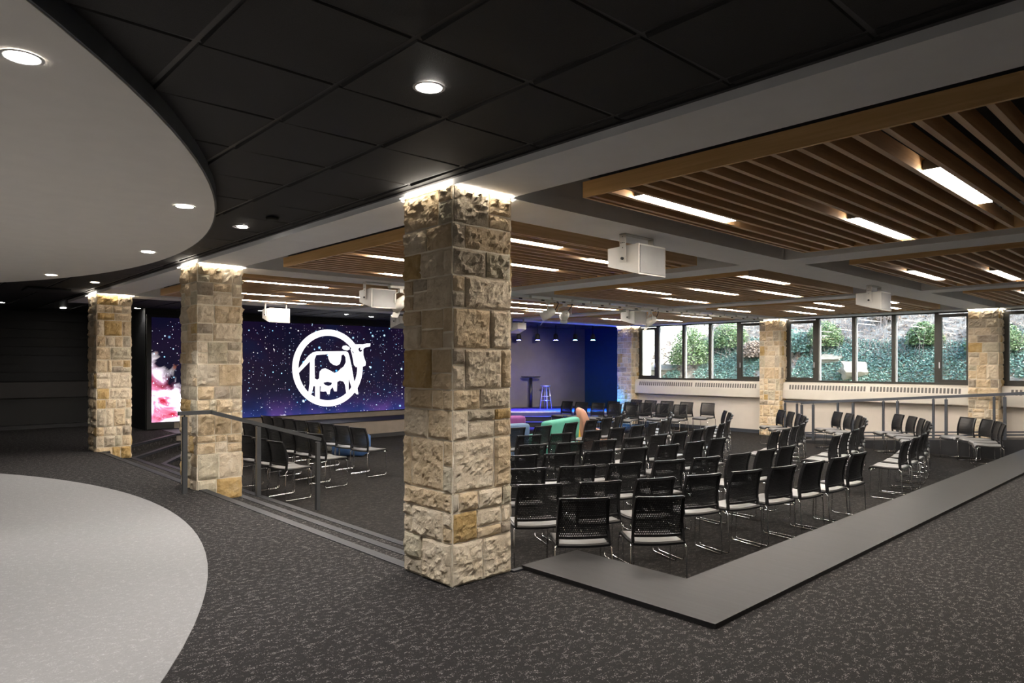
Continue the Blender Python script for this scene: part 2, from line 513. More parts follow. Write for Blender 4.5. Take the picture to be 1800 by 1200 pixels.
# steps: two treads that wrap the left corner at 45 degrees
def step_ring(off):
    return [(2.96 + off, 3.75), (2.96 + off, 13.25 - 0.30 * off), (4.85 - 0.2 * off, 15.66 - off)]
for k in (1, 2):
    o_ = 0.48 * k
    e0 = [(2.96 + o_ - 0.48, 3.0), (2.96 + o_, 3.0), (2.96 + o_, 13.35 - 0.1 * o_), (4.72, 15.60 - 1.15 * o_ / 0.96 * 0.9), (5.3, 15.60 - 1.15 * o_ / 0.96 * 0.9), (5.3, 15.7), (4.4, 15.7), (2.96 + o_ - 0.48, 13.9)]
    fpart('step_tread', MB().prism(e0, FZ, -ST * k), M['carpet_dark'])
def nosing(path, z, w=0.075, t=0.018):
    """rubber nosing strip along a polyline, lying inside (to the left of) the edge"""
    mb = MB()
    P_ = [Vector((p[0], p[1])) for p in path]
    nrm = []
    for i in range(len(P_)):
        ds = []
        if i > 0: ds.append((P_[i] - P_[i - 1]).normalized())
        if i < len(P_) - 1: ds.append((P_[i + 1] - P_[i]).normalized())
        d = sum(ds, Vector((0, 0))).normalized()
        n_ = Vector((-d.y, d.x)); n_ /= max(0.5, n_.dot(Vector((-ds[0].y, ds[0].x))))
        nrm.append(n_)
    for i in range(len(P_) - 1):
        a, b_ = P_[i], P_[i + 1]
        a2, b2 = a + nrm[i] * w, b_ + nrm[i + 1] * w
        mb.hexa([(*(a - nrm[i] * 0.012), z - 0.035), (*(b_ - nrm[i + 1] * 0.012), z - 0.035), (*b2, z - 0.035 + 0.033), (*a2, z - 0.035 + 0.033),
                 (*(a - nrm[i] * 0.012), z + 0.006), (*(b_ - nrm[i + 1] * 0.012), z + 0.006), (*b2, z + 0.006), (*a2, z + 0.006)])
    return mb
fpart('nosing', nosing([(2.96, 3.66), (2.96, 8.55)], 0.0), M['nosing'])
fpart('nosing', nosing([(2.96, 9.15), (2.96, 13.25), (4.85, 15.66), (5.3, 15.66)], 0.0), M['nosing'])
for k in (1, 2):
    o_ = 0.48 * k
    ye = 15.60 - 1.15 * o_ / 0.96 * 0.9
    fpart('nosing', nosing([(2.96 + o_, 3.75), (2.96 + o_, 13.35 - 0.1 * o_), (4.72, ye), (5.3, ye)], -ST * k), M['nosing'])
# platform under the screen
plat = MB().prism([(4.85, 15.66), (12.2, 15.66), (12.2, 17.0), (4.85, 17.0)], FZ, 0.0)
fpart('screen_platform', plat, M['riser'], 'taupe platform below the screen')
fpart('platform_top', MB().box(4.86, 15.64, 0.0, 12.2, 16.99, 0.012), M['nosing'])
fpart('platform_base', MB().box(4.9, 15.645, FZ, 12.2, 15.66, FZ + 0.10), M['base_black'])
# corner stage with two steps (front edges square to the diagonal of the room)
def diag(d, t): return (CA * d + SA * t, SA * d - CA * t)
stage_poly = [diag(21.7, -2.1), diag(21.7, 3.25), (17.62, 13.97), (19.6, 13.97), (19.6, 16.2), (13.2, 19.1), (12.6, 19.1), (12.6, 17.0)]
fpart('stage_platform', MB().prism(stage_poly, FZ, 0.0), M['stage_floor'], 'corner stage floor')
for k in (1, 2):
    d0 = 21.7 - 0.32 * k
    poly = [diag(d0, -3.2), diag(d0, 3.15), diag(21.72, 3.2), diag(21.72, -3.2)]
    fpart('stage_step', MB().prism(poly, FZ, -ST * k), M['base_black'])
for k in (0, 1, 2):
    d0 = 21.7 - 0.32 * k
    a, b_ = diag(d0, -2.6), diag(d0, 3.15)
    fpart('nosing', nosing([b_, a][::-1], -ST * k if k else 0.0, w=0.06), M['steel'] if k == 0 else M['nosing'])
# laminate ledge round the near side of the sunken floor
lz = 0.03
led = thing('ledge', (3.8, 2.9, FZ), 'long dark laminate topped ledge around the near side of the sunken floor', 'ledge')
MB().box(3.50, 2.05, lz - 0.03, 4.10, 3.62, lz).build('ledge_top', M['ledge'], led)
MB().box(4.10, 2.05, lz - 0.03, 14.9, 2.62, lz).build('ledge_top', M['ledge'], led)
MB().box(3.53, 2.08, FZ, 4.07, 3.59, lz - 0.03).box(4.07, 2.08, FZ, 14.85, 2.59, lz - 0.03).build('ledge_base', M['base_black'], led)
fpart('nosing', MB().box(3.40, 3.60, -0.03, 3.50, 3.64, 0.012), M['nosing'])
# ramp beside the windows
rp = MB()
rp.hexa([(16.78, 2.5, FZ), (17.95, 2.5, FZ), (17.95, 7.7, FZ), (16.78, 7.7, FZ), (16.78, 2.5, 0.0), (17.95, 2.5, 0.0), (17.95, 7.7, FZ + 0.002), (16.78, 7.7, FZ + 0.002)])
fpart('ramp', rp, M['base_black'], 'carpeted ramp along the window wall')
cb = MB()
cb.hexa([(16.72, 2.5, FZ), (16.78, 2.5, FZ), (16.78, 7.7, FZ), (16.72, 7.7, FZ), (16.72, 2.5, 0.04), (16.78, 2.5, 0.04), (16.78, 7.7, FZ + 0.04), (16.72, 7.7, FZ + 0.04)])
fpart('ramp_curb', cb, M['base_black'])

# ---- walls
wl = MB()
struct('wall_left', MB().box(-9.2, -6, 0, -9, 19.3, 3.3), M['wall_band'])
struct('wall_near', MB().box(-9.2, -6.2, -0.3, 19.5, -6, 3.3), M['wall_cream'])
wb = struct('wall_far', MB().box(-9.2, 19.25, -0.2, 13.3, 19.45, 3.3), M['wall_dark'])
z = 1.10
while z < 2.72:
    MB().box(-2.0, 19.21, z + 0.006, 4.6, 19.25, z + 0.196).build('wall_plank', M['wall_dark'], wb)
    z += 0.2
MB().box(-2.0, 19.13, 0.72, 4.6, 19.25, 1.08).build('ledge_board', M['wall_brown'], wb)['label'] = 'brown ledge board'
MB().box(-2.0, 19.19, 0.10, 4.6, 19.25, 0.70).build('lower_panel', M['wall_band'], wb)
MB().box(-2.0, 19.17, 0.0, 4.6, 19.25, 0.09).build('skirting', M['base_black'], wb)
ws = struct('wall_screen', MB().box(4.6, 17.0, FZ, 13.75, 17.15, 3.3), M['wall_dark'])
MB().box(4.6, 17.15, -0.1, 4.75, 19.25, 3.3).build('return_wall', M['wall_dark'], ws)
MB().box(5.2, 16.985, 0.0, 13.7, 17.0, 0.17).build('lower_band', M['riser'], ws)
MB().box(13.6, 17.0, -0.1, 13.75, 19.2, 3.3).build('stage_side_return', M['wall_dark'], ws)
bwall = MB()
a, b_ = Vector((13.0, 18.7)), Vector((19.4, 16.02))
n_ = Vector((b_.y - a.y, -(b_.x - a.x))).normalized() * -0.15
bwall.prism([tuple(a), tuple(b_), tuple(b_ + n_), tuple(a + n_)], -0.2, 3.3)
struct('wall_stage', bwall, M['stage_wall'])
struct('wall_blue', MB().box(18.85, 13.7, -0.2, 19.0, 16.6, 3.3), M['blue_wall'])
# window wall, three bays
for i, (y0, y1) in enumerate(((13.40, 9.08), (8.52, 4.20), (3.64, -0.68))):
    w = struct('wall_window' if i == 0 else 'wall_window.%03d' % i, MB().box(WX, y1 - 0.56, FZ - 0.2, WX + 0.22, y0 + (0.7 if i == 0 else 0), 1.02), M['wall_cream'])
    MB().box(WX - 0.015, y1, FZ, WX, y0, FZ + 0.10).build('skirting', M['rail_grey'], w)
    # convector with a slotted top
    cv = thing('convector', (WX - 0.1, (y0 + y1) / 2, 0.56), 'long cream convector cover with a slotted grille under the %s window bay' % ('far, left' if i == 0 else 'middle' if i == 1 else 'nearest, rightmost')[:40], 'radiator', 'convectors below the windows')
    ya, yb = y1 + 0.02, y0 - 0.02
    mb = MB()
    prof = [(WX, 0.575), (WX - 0.20, 0.575), (WX - 0.20, 0.80), (WX - 0.165, 0.97), (WX - 0.12, 1.015), (WX, 1.015)]
    o = len(mb.v)
    mb.v += [(x, ya, zz) for x, zz in prof] + [(x, yb, zz) for x, zz in prof]
    n = len(prof)
    for k in range(n):
        j = (k + 1) % n
        mb.f.append((k, j, n + j, n + k)); mb.s.append(False)
    mb.f.append(tuple(range(n))); mb.s.append(False)
    mb.f.append(tuple(reversed(range(n, 2 * n)))); mb.s.append(False)
    mb.build('cover', M['convector'], cv, recalc=True)
    g = MB()
    yy = ya + 0.16
    cnt = 0
    while yy < yb - 0.2:
        if abs(yy - (ya + yb) / 2 + 0.02) > 0.06:
            g.hexa([(WX - 0.198, yy, 0.825), (WX - 0.198, yy + 0.045, 0.825), (WX - 0.16, yy + 0.045, 0.825), (WX - 0.16, yy, 0.825),
                    (WX - 0.172, yy, 0.945), (WX - 0.172, yy + 0.045, 0.945), (WX - 0.13, yy + 0.045, 0.945), (WX - 0.13, yy, 0.945)])
        yy += 0.075
    tag(g.build('grille_slots', M['slot'], cv), kind='stuff')
struct('trim_1', MB().box(WX - 0.02, -1.3, 2.70, WX + 0.24, 14.1, 3.3), M['white_paint'])
struct('wall_right_end', MB().box(WX, -6, -0.2, WX + 0.22, -1.2, 3.3), M['wall_cream'])
struct('wall_corner', MB().box(WX, 13.42, -0.2, WX + 0.22, 13.95, 3.3), M['wall_cream'])
# exterior face of the stage bay, sunlit outside the far window
struct('trim_2', MB().box(18.38, 13.62, -0.3, 19.17, 13.69, 3.4).box(19.05, 13.69, -0.3, 19.17, 16.3, 3.4), M['concrete'])

# windows
def window(idx, ys, y0, y1):
    """ys = mullion centres; end panes are casements"""
    zb, zt = 1.02, 2.70
    X0, X1 = WX + 0.03, WX + 0.12
    f = MB()
    f.box(X0 - 0.05, y1, zb, X1, y0, zb + 0.05)
    f.box(X0, y1, zt - 0.025, X1, y0, zt)
    f.box(X0, y1, zb, X1, y1 + 0.07, zt).box(X0, y0 - 0.07, zb, X1, y0, zt)
    w = struct('window_%d' % idx, f, M['frame'])
    edges = [y1 + 0.07] + sorted(ys) + [y0 - 0.07]
    for k, y in enumerate(sorted(ys)):
        wid = 0.075
        MB().box(X0 - 0.02, y - wid / 2, zb, X1, y + wid / 2, zt).build('mullion', M['frame'], w)
        MB().box(X0 + 0.0, y - wid / 2 - 0.022, zb + 0.05, X1, y - wid / 2, zt - 0.05).build('bead', M['frame_light'], w)
    for k in range(len(edges) - 1):
        a, b_ = edges[k], edges[k + 1]
        if k > 0: a += 0.0375
        if k < len(edges) - 2: b_ -= 0.0375
        if k in (0, len(edges) - 2):
            c = MB(); t_ = 0.07
            c.box(X0 - 0.02, a, zb + 0.05, X1 - 0.02, b_, zb + 0.05 + t_).box(X0 - 0.02, a, zt - 0.05 - t_, X1 - 0.02, b_, zt - 0.05)
            c.box(X0 - 0.02, a, zb + 0.05 + t_, X1 - 0.02, a + t_, zt - 0.05 - t_).box(X0 - 0.02, b_ - t_, zb + 0.05 + t_, X1 - 0.02, b_, zt - 0.05 - t_)
            c_ = c.build('casement', M['frame'], w)
            hy = b_ - 0.035 if k == 0 else a + 0.035
            MB().box(X0 - 0.05, hy - 0.012, 1.40, X0 - 0.02, hy + 0.012, 1.54).build('handle', M['steel'], c_)
            a += t_; b_ -= t_
        MB().box(X0 + 0.03, a, zb + 0.05, X0 + 0.038, b_, zt - 0.025).build('pane', M['glass'], w)
window(1, [12.66, 11.72, 10.82, 9.91], 13.42, 9.06)
window(2, [7.67, 6.76, 5.84, 4.92], 8.54, 4.18)
window(3, [2.79, 1.88, 0.96, 0.04], 3.66, -0.70)

# ------------------------------------------------------------------ ceilings
ce = MB()
ce.box(-9.2, -6.2, 3.0, 18.4, 19.45, 3.2).box(18.4, 13.62, 3.0, 19.17, 19.45, 3.2)
ceiling = struct('ceiling', ce, M['plenum'])
def cpart(name, mb, mat, label=None, kind=None):
    o = mb.build(name, mat, ceiling)
    return tag(o, label, kind=kind)
# white beams on a 4.88 m grid
XB = ((2.87, 3.40), (7.75, 8.27), (12.63, 13.15), (17.55, 18.15))
YB = ((-1.24, -0.68), (3.64, 4.20), (8.52, 9.08), (13.40, 13.96))
for a, b_ in XB:
    cpart('beam', MB().box(a, -1.24, BEAM, b_, 13.96, 3.0), M['white_paint'])
for a, b_ in YB:
    for (p, q), (r, s) in zip(XB[:-1], XB[1:]):
        cpart('beam', MB().box(q, a, BEAM, r, b_, 3.0), M['white_paint'])
cpart('beam', MB().box(2.87, 13.96, BEAM, 3.40, 15.7, 3.0), M['white_paint'])
# black tile ceiling (its grid lies a little above the tile faces)
cpart('grid_ceiling', MB().box(-9, -6, CEIL + 0.012, 2.87, 19.3, CEIL + 0.03), M['grid'])
cpart('grid_ceiling', MB().box(3.4, 13.96, CEIL + 0.012, 19.6, 19.3, CEIL + 0.03).box(2.87, 15.7, CEIL + 0.012, 3.4, 19.3, CEIL + 0.03), M['grid'])
cpart('edge_angle', MB().box(2.845, -6, CEIL - 0.006, 2.87, 15.7, CEIL + 0.012), M['grid'])
SOX, SOY, SOR = -6.00, 8.15, 8.41
tile_full = MB().hexa([(0.014, 0.014, 0), (0.596, 0.014, 0), (0.596, 0.596, 0), (0.014, 0.596, 0), (0, 0, 0.014), (0.61, 0, 0.014), (0.61, 0.61, 0.014), (0, 0.61, 0.014)])
tile_me = None
stuff_t = MB()
def add_tile(x0, y0, x1, y1, as_part):
    g = 0.011
    mb = stuff_t if not as_part else MB()
    mb.hexa([(x0 + g + .006, y0 + g + .006, CEIL + 0.005), (x0 + g + .006, y1 - g - .006, CEIL - 0.006), (x1 - g - .006, y1 - g - .006, CEIL + 0.005), (x1 - g - .006, y0 + g + .006, CEIL + 0.005),
             (x0 + g, y0 + g, CEIL + 0.012), (x0 + g, y1 - g, CEIL + 0.012), (x1 - g, y1 - g, CEIL + 0.012), (x1 - g, y0 + g, CEIL + 0.012)][:8])
    if as_part: cpart('ceiling_tile', mb, M['tile'])
xs = [2.87, 2.77] + [2.77 - 0.61 * k for k in range(1, 16)]
ys = [2.19 + 0.61 * k for k in range(-13, 29)]
n_t = 0
for i in range(len(xs) - 1):
    for j in range(len(ys) - 1):
        x1, x0, y0, y1 = xs[i], xs[i + 1], ys[j], ys[j + 1]
        far = max(math.hypot(x - SOX, y - SOY) for x in (x0, x1) for y in (y0, y1))
        if far < SOR - 0.05: continue
        vis = y1 > 0 and x1 > 0.1 * y0 - 0.3
        if vis and n_t < 190:
            add_tile(x0, y0, x1, y1, True); n_t += 1
        elif y1 > -2: add_tile(x0, y0, x1, y1, False)
n_t = 0
for i in range(27):
    for j in range(9):
        x0, y0 = 3.40 + 0.61 * i, 13.98 + 0.61 * j
        vis = y0 < 16.3 and 4 < x0 < 13
        if vis and n_t < 90: add_tile(x0, y0, x0 + 0.61, y0 + 0.61, True); n_t += 1
        else: add_tile(x0, y0, x0 + 0.61, y0 + 0.61, False)
cpart('distant_tiles', stuff_t, M['tile'], kind='stuff')
# round white soffit with a dark rim
sf = MB()
circ = [(SOX + SOR * math.cos(2 * math.pi * i / 200), SOY + SOR * math.sin(2 * math.pi * i / 200)) for i in range(200)]
sf.prism(circ, 2.66, 2.668)
cpart('soffit', sf, M['soffit'], 'large round pale soffit over the light carpet')
circ2 = [(SOX + (SOR + 0.012) * math.cos(2 * math.pi * i / 200), SOY + (SOR + 0.012) * math.sin(2 * math.pi * i / 200)) for i in range(200)]
cpart('soffit_rim', MB().prism(circ2, 2.6645, CEIL + 0.01), M['soffit_edge'], 'dark rim of the round soffit')

# ------------------------------------------------------------------ slatted oak panels with linear lamps
slat_me = None
bay_names_x = ('nearest the stone pillars', 'in the middle', 'nearest the windows')
bay_names_y = ('the near', 'the middle', 'the far')
PX = [(3.77, 7.38), (8.65, 12.25), (13.53, 17.15)]
PY = [(-0.31, 3.27), (4.57, 8.15), (9.45, 13.03)]
for i, (px0, px1) in enumerate(PX):
    for j, (py0, py1) in enumerate(PY):
        t = thing('slat_panel', ((px0 + px1) / 2, (py0 + py1) / 2, BEAM), 'oak slat ceiling panel in %s row of bays, the panel %s' % (bay_names_y[j], bay_names_x[i]), 'ceiling panel', 'oak slat ceiling panels')
        zb, zt = BEAM - 0.002, BEAM + 0.112
        MB().box(px0, py0, zb, px0 + 0.022, py1, zt).build('fascia', M['wood_y'], t)
        MB().box(px1 - 0.022, py0, zb, px1, py1, zt).build('fascia', M['wood_y'], t)
        MB().box(px0 + 0.022, py0, zb, px1 - 0.022, py0 + 0.022, zt).build('fascia', M['wood'], t)
        MB().box(px0 + 0.022, py1 - 0.022, zb, px1 - 0.022, py1, zt).build('fascia', M['wood'], t)
        for q in (0.25, 0.75):
            for yy in (py0 + 0.3, (py0 + py1) / 2, py1 - 0.3):
                xq = px0 + 0.05 if q < 0.5 else px1 - 0.05
                MB().tube([(xq, yy, zt - 0.01), (xq, yy, 3.0)], 0.008, 6).build('hanger', M['black_matte'], t)
        MB().box(px0 + 0.05, py0 + 0.03, zt + 0.0, px0 + 0.09, py1 - 0.03, zt + 0.04).build('carrier', M['rail_grey'], t)
        MB().box(px1 - 0.09, py0 + 0.03, zt, px1 - 0.05, py1 - 0.03, zt + 0.04).build('carrier', M['rail_grey'], t)
        if slat_me is None:
            slat_me = MB().box(0, 0, 0, 3.566, 0.034, 0.10).mesh('slat', M['wood'])
        yy = py1 - 0.052 - 0.034
        while yy > py0 + 0.03:
            s = bpy.data.objects.new('slat', slat_me); COL.objects.link(s)
            s.parent = t; s.location = (px0 + 0.022 - (px0 + px1) / 2, yy - (py0 + py1) / 2, 0.0)
            yy -= 0.1495
def snap(y, py1):
    """centre of the slat gap closest to y"""
    g = py1 - 0.052 - 0.034 - 0.0577
    k = round((g - y) / 0.1495)
    return g - k * 0.1495
LAMPS = {(0, 0): [(4.06, 3.02), (4.83, 1.30), (6.0, 2.2), (4.9, 0.2)],
         (0, 1): [(3.98, 4.80), (5.2, 6.0), (6.08, 5.12), (4.15, 6.72), (5.06, 7.9)],
         (0, 2): [(4.04, 9.9), (4.15, 11.65), (5.15, 12.85), (5.30, 10.9), (6.05, 12.25)],
         (1, 0): [(9.94, 2.92), (10.7, 2.18), (9.2, 0.9)],
         (1, 1): [(8.84, 4.72), (9.78, 6.05), (10.88, 5.42), (10.80, 7.3), (8.86, 6.84)],
         (1, 2): [(10.88, 9.6), (9.02, 9.75), (9.9, 10.7), (10.9, 11.15), (10.2, 11.8)],
         (2, 0): [(14.2, 2.6), (15.2, 1.2)],
         (2, 1): [(13.64, 7.83), (13.62, 5.73), (14.62, 6.3), (15.42, 7.13), (13.58, 4.75), (15.14, 5.15)],
         (2, 2): [(14.35, 11.7), (14.85, 9.6), (15.6, 10.9)]}
ordw = ['first', 'second', 'third', 'fourth', 'fifth', 'sixth', 'seventh', 'eighth', 'ninth', 'tenth', 'eleventh', 'twelfth']
for (i, j), lst in LAMPS.items():
    order = sorted(range(len(lst)), key=lambda k: lst[k][1])
    for r_, k in enumerate(order):
        x, y = lst[k]
        y = snap(y, PY[j][1])
        x1 = min(x + 1.27, PX[i][1] - 0.03)
        t = thing('linear_lamp', (x, y, BEAM), 'white linear lamp, %s from the front, in %s bay row panel %s' % (ordw[r_], bay_names_y[j][4:], bay_names_x[i]), 'lamp', 'linear lamps in the slat panels')
        MB().box(x, y - 0.052, BEAM + 0.012, x1, y + 0.052, BEAM + 0.075).build('housing', M['lamp_body'], t)
        MB().box(x + 0.004, y - 0.048, BEAM + 0.002, x1 - 0.004, y + 0.048, BEAM + 0.0118).build('diffuser', M['lamp'], t)

# downlights
def downlight(x, y, z, label, warm=False, power=18, spot=True, r=0.060):
    t = thing('downlight', (x, y, z), label, 'downlight', 'round ceiling downlights')
    rg = MB(); n = 28
    for k in range(n):
        a0, a1 = 2 * math.pi * k / n, 2 * math.pi * (k + 1) / n
        c = []
        for a in (a0, a1):
            for rr, zz in ((r + 0.014, z - 0.004), (r, z - 0.006), (r - 0.002, z + 0.001)):
                c.append((x + rr * math.cos(a), y + rr * math.sin(a), zz))
        o = len(rg.v); rg.v += c
        rg.f += [(o, o + 3, o + 4, o + 1), (o + 1, o + 4, o + 5, o + 2)]; rg.s += [True, True]
    rg.build('trim_ring', M['trim_white'], t, recalc=True)
    MB().lathe([(r - 0.001, z - 0.0015), (r - 0.001, z + 0.003)], x, y, 28).build('lens', M['down_warm' if warm else 'down'], t)
    if spot:
        ld = bpy.data.lights.new('downlight_beam', 'SPOT')
        ld.energy = power; ld.spot_size = R(105); ld.spot_blend = 0.6; ld.shadow_soft_size = 0.05
        ld.color = (1.0, 0.965, 0.94)
        lo = bpy.data.objects.new('downlight_beam', ld); COL.objects.link(lo)
        lo.parent = t; lo.location = (0, 0, -0.03)
DP = 62
downlight(1.86, 2.53, CEIL + 0.004, 'round downlight in the black tiles nearest the camera', power=DP * 1.5)
downlight(2.50, 6.28, CEIL + 0.004, 'round downlight in the black tiles between the two nearest pillars', power=DP * 1.4)
downlight(2.57, 12.1, CEIL + 0.004, 'warm downlight in the black tiles beside the farthest left pillar', True, power=DP * 0.7)
for x, y, s in ((2.02, 17.4, 'leftmost downlight in front of the dark far wall'), (3.24, 18.2, 'second downlight from the left before the dark far wall'), (4.47, 17.1, 'downlight just left of the screen top'), (6.75, 15.8, 'downlight above the screen platform left of the logo')):
    downlight(x, y, CEIL + 0.004, s, power=7)
for x, y, s in ((8.9, 15.6, 'small ceiling downlight over the platform, left of the group above the logo'), (9.8, 15.9, 'small ceiling downlight over the platform, right of the group above the logo'), (9.9, 15.0, 'small ceiling downlight nearest the slats above the logo')):
    downlight(x, y, CEIL + 0.004, s, spot=False)
downlight(0.43, 3.16, 2.66, 'bright downlight in the round soffit nearest the camera', power=DP)
downlight(1.71, 5.34, 2.66, 'second downlight along the rim of the round soffit', power=DP)
downlight(2.13, 7.77, 2.66, 'third downlight along the rim of the round soffit', power=DP)
downlight(1.76, 10.65, 2.66, 'farthest downlight along the rim of the round soffit', power=DP)
for (x, y), w_ in zip(((-1.9, 1.0), (-1.6, 4.6), (-1.4, 7.6), (-1.8, 10.8), (-4.5, 3.5), (-4.5, 7.5), (-4.5, 11.5)), ('outer one, nearest', 'outer one, second', 'outer one, third', 'outer one, farthest', 'inner one, nearest', 'inner one, middle', 'inner one, farthest')):
    downlight(x, y, 2.66, 'soffit downlight out to the left of the view, %s' % w_, power=DP)
for x, y, w_ in ((1.4, -2.2, 'right'), (-2.5, -3.0, 'left')):
    downlight(x, y, CEIL + 0.004, 'downlight in the black tiles behind the camera, %s one' % w_, power=DP)
# smoke detector and diffuser
sd = MB().lathe([(0.05, CEIL - 0.03), (0.055, CEIL - 0.008)], 2.52, 5.66, 16).build('smoke_detector', M['black_matte']); tag(sd, 'small black round detector on the black tiles beside a downlight', 'detector')
dv = MB().box(1.9, 13.4, CEIL - 0.03, 2.5, 14.0, CEIL - 0.005).build('air_diffuser', M['black_matte']); tag(dv, 'dark square air diffuser in the black tiles left of the farthest left pillar', 'vent')

# ------------------------------------------------------------------ stone pillars
def stone(axis, side, u0, u1, z0, z1, plane, depth, rng, mat, parent, rough, res=0.04):
    """rock faced block; axis 'x' = face normal along x (side -1/+1), u runs along the other axis"""
    j = 0.0065
    u0 += j; u1 -= j; z0 += j; z1 -= j
    base_p = 0.005 + rng.random() * 0.015
    nu = max(3, min(22, int((u1 - u0) / res))); nv = max(3, min(22, int((z1 - z0) / res)))
    seed = Vector((rng.random() * 50, rng.random() * 50, rng.random() * 50))
    mb = MB(); pts = []
    ju = [rng.uniform(-0.004, 0.004) for _ in range(4)]
    def put(u, z, off):
        p = plane + side * off
        return (p, u, z) if axis == 'x' else (u, p, z)
    for b_ in range(nv + 1):
        for a in range(nu + 1):
            fu, fv = a / nu, b_ / nv
            edge = min(fu, 1 - fu) * (u1 - u0), min(fv, 1 - fv) * (z1 - z0)
            e = min(1.0, min(edge) / 0.02)
            uu, zz = u0 + fu * (u1 - u0), z0 + fv * (z1 - z0)
            if 0 < a < nu: uu += rng.uniform(-.3, .3) * (u1 - u0) / nu
            if 0 < b_ < nv: zz += rng.uniform(-.3, .3) * (z1 - z0) / nv
            h = noise.fractal(Vector((uu * 15, zz * 19, 0)) + seed, 0.6, 2.2, 5)
            off = base_p + e * (0.008 + rough * max(-0.25, h))
            if a in (0, nu): uu += (noise.noise(Vector((0, zz * 18, a)) + seed)) * 0.006
            if b_ in (0, nv): zz += (noise.noise(Vector((uu * 14, 0, b_)) + seed)) * 0.006
            pts.append(put(uu, zz, off if e > 0 else base_p * 0.6))
    mb.quadgrid(pts, nu, nv, False)
    # sides back to the core
    ring = [a for a in range(nu + 1)] + [b_ * (nu + 1) + nu for b_ in range(1, nv + 1)] + [nv * (nu + 1) + a for a in range(nu - 1, -1, -1)] + [b_ * (nu + 1) for b_ in range(nv - 1, 0, -1)]
    o = len(mb.v); n = len(ring)
    mb.v += [mb.v[r_] for r_ in ring]
    for r_ in ring:
        p = list(mb.v[r_])
        p[0 if axis == 'x' else 1] = plane - side * 0.004
        mb.v.append(tuple(p))
    fl_ = (axis == 'x') == (side > 0)
    if not fl_:
        mb.f = [q[::-1] for q in mb.f]
    for k in range(n):
        k2 = (k + 1) % n
        q = (o + k, o + n + k, o + n + k2, o + k2)
        mb.f.append(q if fl_ else q[::-1]); mb.s.append(False)
    return mb.build('stone', mat, parent)

def pillar(x0, y0, w, d, z0, z1, label, seed, layout=None, faces=('-x', '-y', '+x', '+y'), strips=('-x', '-y', '+x', '+y')):
    rng = random.Random(seed)
    t = thing('stone_pillar', (x0 + w / 2, y0 + d / 2, z0), label, 'pillar', 'stone pillars')
    ins = 0.035
    x1, y1 = x0 + w, y0 + d
    MB().box(x0 + 0.001, y0 + 0.001, z0, x1 - 0.001, y1 - 0.001, z1).build('mortar_core', M['mortar'], t)
    # courses, from the top
    if layout:
        zs = layout['z']
    else:
        zs = [z1]
        while zs[-1] > z0 + 0.18:
            zs.append(zs[-1] - rng.choice((0.13, 0.16, 0.19, 0.22, 0.27, 0.31)))
        zs = [z for z in zs if z > z0 + 0.08] + [z0]
    pick = lambda: M['stone%d' % rng.choices(range(6), (40, 26, 14, 7, 5, 8))[0]]
    for ci in range(len(zs) - 1):
        zt_, zb_ = zs[ci], zs[ci + 1]
        rough = 0.030 if ci < 3 else 0.017
        for fc in faces:
            ax = fc[1]; side = -1 if fc[0] == '-' else 1
            plane = {'-x': x0, '+x': x1, '-y': y0, '+y': y1}[fc]
            a, b_ = (y0, y1) if ax == 'x' else (x0, x1)
            # the face that owns the corner alternates with the courses
            if (ci % 2 == 0) == (ax == 'x'): a -= 0.004; b_ += 0.004
            else: a += 0.004; b_ -= 0.004
            key = layout and layout.get(fc)
            if key:
                fr = key[ci]
            else:
                n = rng.choice((1, 2, 2, 3))
                fr = sorted([0, 1] + {1: [rng.uniform(.3, .7)], 2: [rng.uniform(.2, .45), rng.uniform(.55, .82)], 3: [rng.uniform(.15, .3), rng.uniform(.42, .58), rng.uniform(.7, .85)]}[n])
            for k in range(len(fr) - 1):
                u0, u1 = a + fr[k] * (b_ - a), a + fr[k + 1] * (b_ - a)
                sp = (zt_ - zb_) > 0.2 and (u1 - u0) < 0.26 and rng.random() < 0.5
                if sp:
                    zm = zb_ + (zt_ - zb_) * rng.choice((0.4, 0.5, 0.6))
                    stone(ax, side, u0, u1, zm, zt_, plane, 0.0, rng, pick(), t, rough, 0.016 if seed == 3 else 0.03)
                    stone(ax, side, u0, u1, zb_, zm, plane, 0.0, rng, pick(), t, rough, 0.016 if seed == 3 else 0.03)
                else:
                    stone(ax, side, u0, u1, zb_, zt_, plane, 0.0, rng, pick(), t, rough, 0.016 if seed == 3 else 0.03)
    # light strips that wash the top of the shaft
    g = 0.03
    zc = z1
    GAP = 0.0
    for fc in strips:
        if fc == '-y': b = (x0 + 0.01, y0 - g - 0.022, zc - 0.008, x1 - 0.01, y0 - g, zc - 0.004)
        if fc == '+y': b = (x0 + 0.01, y1 + g, zc - 0.008, x1 - 0.01, y1 + g + 0.022, zc - 0.004)
        if fc == '-x': b = (x0 - g - 0.022, y0 + 0.01, zc - 0.008, x0 - g, y1 - 0.01, zc - 0.004)
        if fc == '+x': b = (x1 + g, y0 + 0.01, zc - 0.008, x1 + g + 0.022, y1 - 0.01, zc - 0.004)
        MB().box(*b).build('led_strip', M['cove'], t)['label'] = 'glowing light strip'
    return t
zpx = [318, 390, 434, 482, 540, 612, 685, 722, 775, 868, 903, 957, 1032]
